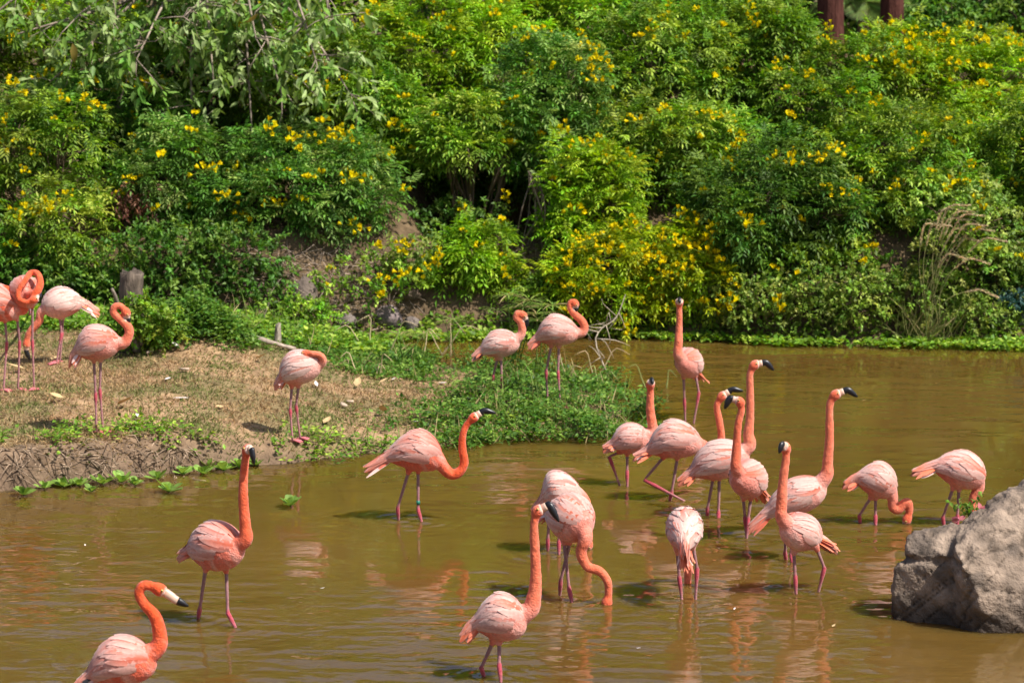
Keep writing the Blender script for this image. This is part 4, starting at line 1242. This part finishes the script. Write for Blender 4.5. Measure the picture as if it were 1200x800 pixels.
# dry roots, straw and twigs
def twig_mass(name, label, px_box, n, seed, colr, ln, Yadd=0.0, up=.3, rr=.004):
    rng = np.random.default_rng(seed)
    g = Geo()
    for i in range(n):
        p = on_ground(rng.uniform(px_box[0], px_box[1]), rng.uniform(px_box[2], px_box[3]))
        d = norm(rng.normal(size=3) * [1, .5, .3] + [0, -.2, up])
        L = ln * rng.uniform(.4, 1.2)
        add_tube(g, np.array([p - d * L * .1, p + d * L * .45 + rng.normal(size=3) * L * .08, p + d * L - [0, 0, L * .3]]), [rr, rr * .9, rr * .4], np.array(colr) * rng.uniform(.6, 1.3), 4)
    o = obj(name, g.mesh(name), M_BARK)
    return prop(o, label, "twigs", kind="stuff")
twig_mass("dry_roots", "tangle of exposed dry roots on the eroded left bank edge", (-40, 230, 524, 566), 260, 71, (.33, .24, .165), .20, up=-.15, rr=.0045)
twig_mass("dry_straw", "dry straw and dead stems on the bare slope left of centre", (290, 480, 300, 385), 520, 72, (.36, .28, .22), .32, up=.35)
twig_mass("dry_straw", "dead stems on the dark slope left of the yellow bush", (560, 700, 290, 385), 160, 73, (.26, .20, .14), .28, up=.5)
twig_mass("dry_straw", "dry stems among the herbs at the right waterline", (860, 1150, 330, 388), 220, 74, (.27, .21, .13), .28, up=.7)

# ------------------------------------------------------------------ boulder
def boulder():
    rng = np.random.default_rng(9)
    import bmesh
    Yb = at_z(1120, 733)[1]
    foot = at_z(1150, 735) * 1.0
    def hull(pts):
        bm = bmesh.new()
        for p in pts: bm.verts.new(p)
        bmesh.ops.convex_hull(bm, input=bm.verts)
        bmesh.ops.triangulate(bm, faces=bm.faces)
        bm.verts.ensure_lookup_table(); bm.verts.index_update()
        V = np.array([v.co[:] for v in bm.verts]); F = np.array([[v.index for v in f.verts] for f in bm.faces])
        bm.free()
        return V, np.zeros((0, 4), int), F
    q = lambda px, py, d=0.0: at_y(px, py, Yb + d)
    z = lambda p, zz: np.array([p[0], p[1], zz])
    A = q(1048, 712, .15); B_ = q(1082, 724, -.02); C_ = q(1150, 737, -.12); D_ = q(1205, 744, -.16); E_ = q(1330, 748, -.1)
    main = [z(C_, -.4), z(D_, -.4), z(E_, -.4), C_, D_, E_, q(1112, 726, .06), z(q(1112, 726, .06), -.4), q(1148, 700, -.20), q(1128, 662, -.16), q(1118, 640, -.04), q(1122, 616, .25), q(1152, 599, .34), q(1202, 559, .5), q(1260, 520, .6),
            q(1330, 530, .6), q(1330, 640, .25), q(1215, 690, -.10), q(1196, 655, -.02), z(q(1120, 700, .75), -.35), z(q(1330, 700, 1.3), -.35), q(1150, 606, .8), q(1330, 540, 1.2), q(1108, 640, .5), q(1100, 690, .22)]
    upper = [q(1062, 629, .22), q(1060, 648, .16), q(1085, 655, .10), q(1112, 652, .02), q(1122, 612, .25), q(1098, 616, .5), q(1068, 624, .5), q(1125, 660, .3), q(1064, 655, .5), q(1122, 655, .6)]
    lower = [q(1046, 664, .16), q(1046, 706, .16), z(A, -.35), q(1064, 655, .18), q(1096, 658, .08), q(1116, 664, .02), q(1110, 726, .03), z(q(1110, 726, .03), -.35), q(1050, 662, .5), z(q(1050, 700, .6), -.35), q(1120, 660, .6), q(1120, 720, .4)]
    V, F, E = remesh_union([hull(main), hull(upper), hull(lower)], .017)
    V = laplace(V, E, 1, .5)
    # broken facets and pits
    me = np_mesh("t", V, F); nrm = np.empty(len(V) * 3, np.float32); me.vertices.foreach_get("normal", nrm); nrm = nrm.reshape(-1, 3); bpy.data.meshes.remove(me)
    s1 = fbm(V[:, 0] * 4 + V[:, 2] * 2.7, V[:, 1] * 4 + V[:, 2] * 3.3, 3); s2 = fbm(V[:, 0] * 13 + V[:, 2] * 9, V[:, 1] * 13 - V[:, 2] * 11, 4)
    rid = np.abs(fbm(V[:, 0] * 6 - V[:, 2] * 6.5, V[:, 1] * 6 + V[:, 2] * 2.1, 3) - .5)
    s3 = fbm(V[:, 0] * 34 + V[:, 2] * 27, V[:, 1] * 34 - V[:, 2] * 31, 3)
    dsp = (s1 - .5) * .045 + (s2 - .5) * .034 + (s3 - .5) * .016 - sstep(.03, .0, rid) * .016
    V = V + nrm * dsp[:, None]
    cr = sstep(.035, .0, rid)
    lich = sstep(.52, .68, fbm(V[:, 0] * 7 + 3, V[:, 2] * 7 + V[:, 1] * 5, 4))
    base_c = np.array([.265, .200, .150]) * (0.72 + .55 * s2[:, None])
    base_c = base_c * (1 - .45 * cr[:, None])
    base_c = base_c + (np.array([.085, .070, .060]) - base_c) * (lich * .55)[:, None]
    wet = sstep(.20, .05, V[:, 2] + .10 * (s1 - .5))
    base_c = base_c * (1 - .62 * wet[:, None])
    root = obj("boulder", np_mesh("boulder", V - foot, F, base_c, True), M_STONE, None, foot)
    prop(root, "large grey-brown cracked boulder rising from the water at right", "boulder")
boulder()

def mini_sprig():
    rng = np.random.default_rng(12)
    p = at_y(1140, 607, at_z(1120, 733)[1] + .42)
    root = empty("leafy_sprig", p, "leafy sprig with pink petals on top of the boulder", "sprig")
    g = Geo()
    for k in range(7):
        d = norm(rng.normal(size=3) * [.6, .4, .3] + [-.25, -.2, .9])
        L = rng.uniform(.09, .2)
        add_tube(g, np.array([p - d * .05, p + d * L]), [.003, .002], np.array([.15, .2, .05]), 4)
        for w in np.linspace(.3, 1, 5):
            v, f, c = leaves_mesh((p + d * L * w)[None, :].repeat(2, 0), rand_dirs(rng, 2), rand_dirs(rng, 2), np.array([.045, .045]), np.array([.024, .024]), leaf_cols(rng, 2, (.14, .26, .03)), .2)
            g.add(v, f, c)
    obj("leaves", g.mesh("leaves", p), M_LEAF, root)
    for px, py in ((1124, 609), (1149, 597)):
        c = at_y(px, py, p[1] - .06); g = Geo()
        v, f, cc = leaves_mesh(np.repeat(c[None, :], 5, 0), norm(rng.normal(size=(5, 3)) + [0, -.3, .5]), rand_dirs(rng, 5), np.full(5, .05), np.full(5, .035), leaf_cols(rng, 5, (.60, .20, .22)), .2, wide=True)
        g.add(v, f, cc)
        obj("petal", g.mesh("petal", p), M_PETAL, root)
mini_sprig()

# ------------------------------------------------------------------ stump, log, peg, stones
def rough_post(g, base, top, r0, r1, col, rng, sides=18, jag=.03, rings=14, rough=.16):
    base = np.asarray(base, float); top = np.asarray(top, float)
    a = np.linspace(0, 2 * math.pi, sides, endpoint=False)
    prof = 1 + rough * np.array([fbm(np.array([math.cos(x) * 2 + 5]), np.array([math.sin(x) * 2 + rng.random() * .4]), 3)[0] - .5 for x in a]) * 2
    V = []
    for i in range(rings):
        w = i / (rings - 1)
        c = base * (1 - w) + top * w
        r = r0 + (r1 - r0) * w ** .6
        zj = jag * rng.normal(size=sides) * (1 if i == rings - 1 else 0)
        V.append(np.stack([c[0] + r * prof * np.cos(a) * (1 + .03 * rng.normal(size=sides)), c[1] + r * prof * np.sin(a), c[2] + zj], -1))
    V = np.concatenate(V + [top[None, :] - [0, 0, .02]])
    Q = np.array([[i * sides + j, i * sides + (j + 1) % sides, (i + 1) * sides + (j + 1) % sides, (i + 1) * sides + j] for i in range(rings - 1) for j in range(sides)])
    T = np.array([[len(V) - 1, (rings - 1) * sides + j, (rings - 1) * sides + (j + 1) % sides] for j in range(sides)])
    cc = np.asarray(col) * (1 + .25 * rng.normal(size=(len(V), 1)))
    n0 = g.n
    g.V.append(V); g.C.append(np.clip(cc, .02, .8)); g.Q.append(Q + n0); g.T.append(T + n0); g.n += len(V)

rng = np.random.default_rng(21)
b = on_ground(150, 408)
Ys = b[1]
root = empty("tree_stump", b, "weathered grey tree stump behind the hook-necked bird on the shore", "stump")
g = Geo()
t = at_y(153, 320, Ys); b2 = np.array([at_y(149, 400, Ys)[0], Ys, b[2] - .05])
rough_post(g, b2, t, .15, .105, (.115, .09, .07), rng, rough=.4)
obj("trunk", g.mesh("trunk", b, True), M_BARK, root)
for (p0, p1, p2, r) in [((140, 372), (136, 350), (131, 338), .03), ((150, 385), (160, 400), (158, 412), .05), ((142, 390), (133, 400), (128, 408), .04), ((155, 360), (163, 385), (166, 405), .035)]:
    g = Geo()
    pts = catmull([at_y(p0[0], p0[1], Ys - .06), at_y(p1[0], p1[1], Ys - .16), at_y(p2[0], p2[1], Ys - .2)], 8)
    add_tube(g, pts, np.linspace(r, r * .45, 8), np.array([.22, .18, .145]), 8)
    obj("root", g.mesh("root", b, True), M_BARK, root)

p0, p1 = on_ground(255, 393), on_ground(346, 413)
g = Geo(); pl = catmull([p0 + [0, 0, .04], p0 * .6 + p1 * .4 + [0, .04, .045], p1 + [0, 0, .03]], 14)
add_tube(g, pl, np.linspace(.036, .018, 14) * (1 + .12 * rng.normal(size=14)), np.array([.36, .29, .23]), 9)
o = obj("fallen_branch", g.mesh("fallen_branch", p0, True), M_BARK, None, p0)
prop(o, "bare grey fallen branch lying at the back of the shore", "branch")
b = on_ground(325, 404)
g = Geo(); rough_post(g, b - [0, 0, .05], at_y(326, 379, b[1]), .05, .028, (.30, .26, .20), rng, 10, .01, 8)
prop(obj("wooden_peg", g.mesh("wooden_peg", b, True), M_BARK, None, b), "short pointed wooden peg beside the fallen branch", "peg")

def stone(label, px, py, rx, ry, Y, seed, col=(.33, .27, .24), flat=False):
    rng = np.random.default_rng(seed)
    Y = on_ground(px, py)[1] - .04
    c = at_y(px, py, Y); K = FPX / Y
    V, Q = ball((0, 0, 0), 1.0, 22, 14)
    nz = fbm(V[:, 0] * 1.6 + seed * 2.3, V[:, 1] * 1.6 + V[:, 2] * 1.9 + seed, 3)
    V = V * (0.72 + .56 * nz)[:, None]
    if flat: V = np.clip(V, -.62, .62)
    V = V * [rx / K, rx / K * .8, ry / K]
    col = np.array(col) * .55 * (0.5 + .9 * fbm(V[:, 0] * 14, V[:, 2] * 14 + V[:, 1] * 9, 4)[:, None])
    o = obj("bank_stone", np_mesh("bank_stone", V, Q, col, True), M_STONE, None, c)
    return prop(o, label, "stone", "stones set in the far bank")
stone("pale flat stone low in the bare bank, left of the rounded one", 405, 376, 13, 9, 29.35, 1)
stone("pinkish rounded stone at the bank foot above the floating plants", 455, 373, 17, 15, 29.45, 2, (.36, .28, .27))
stone("lumpy earth-coloured stone under the straw, left bank", 355, 350, 18, 24, 29.65, 3, (.27, .21, .17))
stone("small grey stone between vines at the bank foot", 482, 380, 10, 9, 29.4, 4)
stone("brown stone beneath the shaded hollow", 480, 345, 16, 8, 29.8, 5, (.25, .18, .13))
stone("squarish grey block at the right edge, left of its pair", 1172, 372, 15, 13, 29.9, 6, (.24, .23, .22), True)
stone("squarish grey block at the right edge, right of its pair", 1200, 372, 15, 13, 29.9, 7, (.24, .23, .22), True)
rngp = np.random.default_rng(88)
Yp = on_ground(1188, 372)[1] - .05
c = at_y(1188, 352, Yp); K = FPX / Yp
P = c + rand_dirs(rngp, 260) * np.array([24 / K, .2, 9 / K]) * rngp.uniform(.5, 1, (260, 1))
V, F, C = leaves_mesh(*simple_sprig(rngp, P, norm(P - c), 5, .08, .05, .5, (.03, .085, .075), (.06, .14, .13), .2))
prop(obj("bluish_plant", np_mesh("bluish_plant", V - c, F, C), M_LEAF, None, c), "dark bluish green clipped plant on the blocks at the right edge", "plant")

# ------------------------------------------------------------------ sedges, reeds, plumes and dead twigs
def sedge(label, px, py, h, seed, n_heads=3):
    rng = np.random.default_rng(seed)
    b = on_ground(px, py)
    root = empty("umbrella_sedge", b, label, "sedge", "sedges at the back of the point")
    for k in range(n_heads):
        top = b + np.array([rng.normal() * .12, rng.normal() * .08, h * rng.uniform(.7, 1.1)])
        g = Geo()
        add_tube(g, np.array([b + rng.normal(size=3) * [.05, .05, 0], (b + top) / 2 + rng.normal(size=3) * .02, top]), [.006, .005, .004], np.array([.16, .24, .05]), 5)
        st = obj("stalk", g.mesh("stalk", b, True), M_LEAF, root)
        m = 18
        a = np.linspace(0, 2 * math.pi, m, endpoint=False) + rng.random()
        D = norm(np.stack([np.cos(a), np.sin(a) * .9, rng.uniform(.1, .6, m)], -1))
        V, F, C = leaves_mesh(np.repeat(top[None, :], m, 0), D, np.repeat([[0, 0, 1.0]], m, 0), rng.uniform(.16, .26, m), np.full(m, .016), leaf_cols(rng, m, (.18, .27, .05), .2, (.4, .32, .14), .2), .35, wide=True)
        obj("leaf_whorl", np_mesh("leaf_whorl", V - b, F, C), M_LEAF, st)
sedge("umbrella sedge with fan head before the channel, left of the pale bird", 528, 428, .42, 31, 2)
sedge("tall sedge clump directly behind the smaller bird on the point", 600, 433, .70, 32, 5)
sedge("sedge clump between the two birds on the point", 632, 440, .62, 33, 4)
sedge("short sedge at the left end of the channel", 470, 425, .35, 34, 2)

def reeds(label, px, py, n, h, seed, col, group=None, spread=.25, lean=.5):
    rng = np.random.default_rng(seed)
    b = on_ground(px, py)
    root = empty("dry_reed", b, label, "reed", group)
    for k in range(n):
        p = b + np.array([rng.normal() * spread, rng.normal() * .06, -.02])
        d = np.array([rng.normal() * lean, rng.normal() * .2, 1.0]); L = h * rng.uniform(.6, 1.2)
        e = p + norm(d) * L; tip = e + np.array([np.sign(d[0]) * L * .35, -.02, -L * rng.uniform(.05, .4)])
        g = Geo(); add_tube(g, catmull([p, (p + e) / 2, e, tip], 9), np.linspace(.008, .003, 9), np.array(col) * rng.uniform(.8, 1.2), 5)
        obj("stalk", g.mesh("stalk", b, True), M_LITTER, root)
reeds("arching dry reed stalks at the back edge of the shore", 470, 418, 7, .38, 41, (.52, .42, .24))
reeds("bent dry stalks in the grass behind the sleeping bird", 430, 440, 4, .22, 42, (.45, .36, .2))
reeds("thin dry stalks beside the larger bird on the point", 690, 446, 4, .34, 43, (.46, .36, .2))
reeds("green and dry reeds in the water near the right tip of the point", 735, 455, 4, .28, 44, (.26, .30, .10))

def dead_branch():
    rng = np.random.default_rng(45)
    b = at_y(690, 330, 29.0)
    f = on_ground(715, 446)
    root = empty("dead_branch", f, "bare pale branch with tangled twigs hanging by the point", "branch")
    g = Geo(); col = np.array([.45, .38, .28])
    pl = catmull([at_y(733, 345, 28.6), at_y(722, 372, 27.8), at_y(705, 385, 27.2), at_y(698, 402, 26.9), f], 16)
    add_tube(g, pl, np.linspace(.005, .008, 16), col * .6, 6)
    obj("limb", g.mesh("limb", f, True), M_BARK, root)
    for k in range(16):
        s = pl[rng.integers(4, 14)]
        e = s + np.array([rng.normal() * .18, rng.normal() * .1, rng.uniform(-.25, .2)])
        g = Geo(); add_tube(g, catmull([s, (s + e) / 2 + rng.normal(size=3) * .05, e], 6), np.linspace(.005, .0025, 6), col * rng.uniform(.7, 1.1), 4)
        obj("twig", g.mesh("twig", f, True), M_BARK, root)
dead_branch()

def plume_grass():
    rng = np.random.default_rng(46)
    b = at_y(1085, 380, 28.70)
    b[2] = max(float(height(b[0], b[1])), 0.0)
    root = empty("plume_grass", b, "tall grass with arching tan plumes on the right bank", "grass")
    m = 110
    P = b + rng.normal(size=(m, 3)) * [.16, .08, 0] + [0, 0, -.02]
    D = norm(rng.normal(size=(m, 3)) * [.55, .3, .1] + [.15, -.15, 1.0])
    V, F, C = leaves_mesh(P, D, rand_dirs(rng, m), rng.uniform(.35, .7, m), np.full(m, .012), leaf_cols(rng, m, (.20, .23, .07), .25, (.36, .30, .14), .3), .3, wide=True)
    o = obj("blades", np_mesh("blades", V - b, F, C), M_GRASS, root); o["kind"] = "stuff"
    tips = [(1112, 243), (1122, 238), (1130, 246), (1138, 250), (1120, 255), (1142, 262), (1150, 268), (1100, 262), (1128, 268), (1090, 262), (1165, 280), (1135, 280), (1118, 300), (1145, 306), (1155, 345)]
    for px, py in tips:
        e = at_y(px, py, 28.55 + rng.uniform(-.15, .15))
        mid_ = (b + e) / 2 + np.array([-.10, -.05, .20])
        pl = catmull([b + rng.normal(size=3) * [.08, .04, 0], mid_, e + [-.03, 0, .05], e + [.06, -.02, 0]], 14)
        g = Geo(); add_tube(g, pl, np.linspace(.0035, .002, 14), np.array([.42, .40, .17]), 4)
        st = obj("stalk", g.mesh("stalk", b, True), M_GRASS, root)
        q = catmull([pl[-5], pl[-3], pl[-1] + [.05, 0, -.02]], 40); k = 5
        PP = np.repeat(q, k, axis=0); DD = norm(np.repeat(norm(np.gradient(q, axis=0)), k, axis=0) + rand_dirs(rng, len(PP)) * .5)
        V, F, C = leaves_mesh(PP, DD, rand_dirs(rng, len(PP)), np.full(len(PP), .034), np.full(len(PP), .007), leaf_cols(rng, len(PP), (.66, .54, .32), .2))
        obj("plume", np_mesh("plume", V - b, F, C), M_GRASS, st)
plume_grass()

def hanging_vines(label, px0, px1, py0, py1, Y, n, seed, col):
    rng = np.random.default_rng(seed)
    o0 = at_y((px0 + px1) / 2, py0, Y)
    g = Geo()
    for k in range(n):
        x = rng.uniform(px0, px1); x2 = x + rng.normal() * 8
        pl = catmull([at_y(x, py0 + rng.uniform(-5, 10), Y + rng.normal() * .1), at_y((x + x2) / 2 + rng.normal() * 9, py0 * .67 + py1 * .33, Y + rng.normal() * .1), at_y((x + x2) / 2 + rng.normal() * 9, py0 * .33 + py1 * .67, Y + rng.normal() * .1), at_y(x2, py1 + rng.uniform(-45, 5), Y + rng.normal() * .1)], 14)
        add_tube(g, pl, np.full(14, rng.uniform(.003, .010)), np.array(col) * rng.uniform(.6, 1.3), 5)
    o = obj("hanging_vine", g.mesh("hanging_vine", o0, True), M_BARK, None, o0)
    prop(o, label, "vine")
hanging_vines("dry grey hanging vine stems left of the pale green sprays", 618, 650, 205, 330, 30.0, 20, 51, (.20, .155, .115))
hanging_vines("thin dry stems hanging over the bare bank left of centre", 372, 400, 290, 350, 29.9, 14, 52, (.30, .23, .17))
hanging_vines("tangle of dry creeper stems on the bare bank below the arching shrub", 310, 365, 295, 375, 29.75, 22, 54, (.33, .25, .19))

rngd = np.random.default_rng(53)
c = at_y(160, 240, 29.65)
P = c + rngd.normal(size=(90, 3)) * [.16, .08, .12]
V, F, C = leaves_mesh(*simple_sprig(rngd, P, rand_dirs(rngd, 90), 6, .1, .07, .35, (.14, .06, .035), (.25, .12, .07), .2, hang=.6))
g = Geo(); g.add(V, F, C)
add_tube(g, catmull([c + [-.3, 1.0, .35], c + [0, .1, .1], c + [.1, 0, -.15]], 8), np.linspace(.012, .004, 8), np.array([.14, .09, .06]), 5)
prop(obj("withered_branch", g.mesh("withered_branch", c), M_LEAF, None, c), "withered brown leafy branch hanging above the stump", "branch")

# ------------------------------------------------------------------ water lettuce by the shore
LETT = []
for s in range(3):
    # spatulate, round-ended leaf with a raised rim
    prof = [(0, .012), (.03, .022), (.06, .036), (.085, .040), (.103, .030), (.112, .012)]
    V = []
    for x, hw in prof:
        zz = x * .55 + (x * 8) ** 2 * .012
        V += [(x, hw, zz + hw * .25), (x, 0, zz), (x, -hw, zz + hw * .25)]
    Q = [[3 * i, 3 * i + 3, 3 * i + 4, 3 * i + 1] for i in range(5)] + [[3 * i + 1, 3 * i + 4, 3 * i + 5, 3 * i + 2] for i in range(5)]
    LETT.append(np_mesh("leaf", np.array(V), np.array(Q), np.broadcast_to(np.array([.22, .36, .065]) * (.8 + .25 * s), (18, 3)), True))
spots = [(28, 581, 1.0), (52, 573, .8), (74, 571, 1.0), (92, 570, .9), (120, 568, 1.1), (142, 566, 1.0), (158, 569, .8), (185, 562, .9), (198, 577, 1.15), (214, 556, .9), (238, 556, 1.0), (246, 549, .9), (262, 552, 1.1), (282, 549, 1.0),
         (340, 594, 1.0), (12, 570, .7), (108, 577, .7), (300, 546, .7)]
names = ["at the far left edge", "second along the mud bank", "third along the mud bank", "fourth along the mud bank", "fifth along the mud bank, rather broad", "sixth along the mud bank", "small one off the mud bank", "between two leafy ones at mid bank",
         "detached from the bank, largest rosette", "close under the mud bank", "under the grassy overhang", "tucked under the grassy overhang", "broad one under the grassy overhang", "left of the upright orange neck", "floating alone in open water left of centre",
         "tiny one in the left corner of the bank", "tiny one on the water side of the row", "behind the upright orange neck"]
for k, (px, py, s) in enumerate(spots):
    rng = np.random.default_rng(500 + k)
    p = at_z(px, py, 0.0) + [0, 0, .004]
    root = empty("water_lettuce", p, "water lettuce rosette " + names[k], "water plant", "water lettuce along the left shore")
    m = 11
    for q in range(m):
        o = obj("leaf", LETT[rng.integers(3)], M_LEAF, root, (0, 0, .004 * (q % 3)))
        o.rotation_euler = (rng.uniform(-.2, .2), rng.uniform(-.25, .35) if q < 7 else rng.uniform(-.8, -.3), q * 2.4 + rng.uniform(-.3, .3))
        sc = .82 * s * rng.uniform(.75, 1.15) * (1 if q < 7 else .7)
        o.scale = (sc, sc, sc)

# ------------------------------------------------------------------ feathers, dry leaves and chips on the shore
def litter_mesh(kind, seed):
    rng = np.random.default_rng(seed)
    if kind == 'feather':
        v, f, c = leaves_mesh(np.zeros((1, 3)), np.array([[1.0, 0, .05]]), np.array([[0, 0, 1.0]]), np.array([.10]), np.array([.032]), np.array([[.74, .66, .62]]), -.12, wide=True)
    elif kind == 'leaf':
        v, f, c = leaves_mesh(np.zeros((1, 3)), np.array([[1.0, 0, .1]]), np.array([[0, 0, 1.0]]), np.array([.10]), np.array([.06]), np.array([[.52, .36, .18]]), -.25, wide=True)
    else:
        v, q = ball((0, 0, 0), 1, 7, 5); v = np.clip(v * rng.uniform(.6, 1.3, (len(v), 1)), -.8, .75) * [.040, .024, .010]
        return np_mesh(kind, v, q, np.broadcast_to(np.array([.50, .38, .28]), v.shape), False)
    return np_mesh(kind, v, f, c)
LM = {k: [litter_mesh(k, s) for s in range(2)] for k in ('feather', 'leaf', 'chip')}
lit = [('leaf', 137, 478, 1.3, "tan curled leaf right of the hook-necked bird's feet"), ('feather', 160, 488, .9, "white feather on the grass past the tan curled leaf"), ('leaf', 192, 505, .9, "small reddish leaf near the front grass edge"),
       ('feather', 222, 470, 1.1, "pale feather left of the sleeping bird"), ('feather', 200, 446, .8, "small pale feather on the dry grass at mid shore"), ('feather', 8, 490, 1.5, "large grey-white feather at the left edge"),
       ('leaf', 75, 470, 1.0, "dark dry leaf in the shade left of the hook-necked bird"), ('leaf', 30, 436, 1.4, "straw-coloured leaf under the feet of the left birds"), ('chip', 403, 478, 1.0, "cream chip of wood, left of a close pair"),
       ('chip', 410, 474, .9, "cream chip of wood, right of a close pair"), ('leaf', 449, 486, 1.1, "pale tan leaf at the edge of the green point"), ('leaf', 414, 487, .9, "pink-brown leaf by the wood chips"),
       ('feather', 372, 457, .8, "white feather just right of the sleeping bird"), ('feather', 371, 449, .8, "white feather behind the sleeping bird's legs"), ('leaf', 417, 457, 1.0, "tan leaf on the bare patch right of the sleeping bird"),
       ('feather', 443, 457, .7, "small bluish feather on the bare patch"), ('feather', 464, 446, .8, "white feather by the leafy point"), ('leaf', 379, 500, .9, "reddish leaf right of the sleeping bird's feet"),
       ('chip', 216, 437, 1.1, "light chip at the back of the dry grass"), ('feather', 233, 444, .9, "pale feather at the back of the dry grass"), ('feather', 210, 411, .9, "white feather near the stump's mound"),
       ('leaf', 300, 424, 1.0, "tan leaf near the fallen branch"), ('feather', 524, 452, .8, "white feather at the edge of the leafy point"), ('chip', 175, 416, 1.0, "tan chip at the foot of the mound"),
       ('leaf', 262, 480, .8, "brown leaf at mid shore in front of the mound"), ('feather', 485, 499, .8, "white feather among leaves above the J-necked bird"), ('leaf', 445, 452, .8, "orange-tan leaf near the leafy point"), ('leaf', 60, 425, 1.0, "tan leaf between the left birds")]
for k, (kd, px, py, s, lab) in enumerate(lit):
    rng = np.random.default_rng(700 + k)
    p = on_ground(px, py) + [0, 0, .03]
    nm = {'feather': 'fallen_feather', 'leaf': 'fallen_leaf', 'chip': 'wood_chip'}[kd]
    o = obj(nm, LM[kd][k % 2], M_LITTER, None, p)
    o.rotation_euler = (rng.uniform(-.3, .3), rng.uniform(-.3, .3), rng.uniform(0, 6.28)); o.scale = (s * 1.25,) * 3
    prop(o, lab, {'feather': 'feather', 'leaf': 'leaf', 'chip': 'wood chip'}[kd], "litter on the left shore")

# small things adrift on the pond
drift = [('feather', 375, 690, .5, "tiny white feather adrift between the left bird and the nearest one"), ('leaf', 480, 655, .55, "small tan leaf adrift below the J-necked bird"), ('feather', 860, 715, .55, "tiny feather adrift below the wading cluster"),
         ('leaf', 975, 735, .5, "small leaf adrift left of the boulder's foot"), ('feather', 100, 640, .5, "tiny white feather adrift at left below the mud bank"), ('leaf', 1010, 470, .6, "small leaf adrift behind the feeding birds at right"),
         ('feather', 745, 760, .5, "tiny feather adrift at the bottom right of the nearest bird"), ('leaf', 1098, 450, .55, "small leaf adrift in the calm water at far right")]
for k, (kd, px, py, s, lab) in enumerate(drift):
    rng = np.random.default_rng(900 + k)
    o = obj({'feather': 'floating_feather', 'leaf': 'floating_leaf'}[kd], LM[kd][k % 2], M_LITTER, None, at_z(px, py, 0.0) + [0, 0, .006])
    o.rotation_euler = (0, 0, rng.uniform(0, 6.28)); o.scale = (s * .7, s * .7, s * .7)
    prop(o, lab, kd, "bits adrift on the pond")
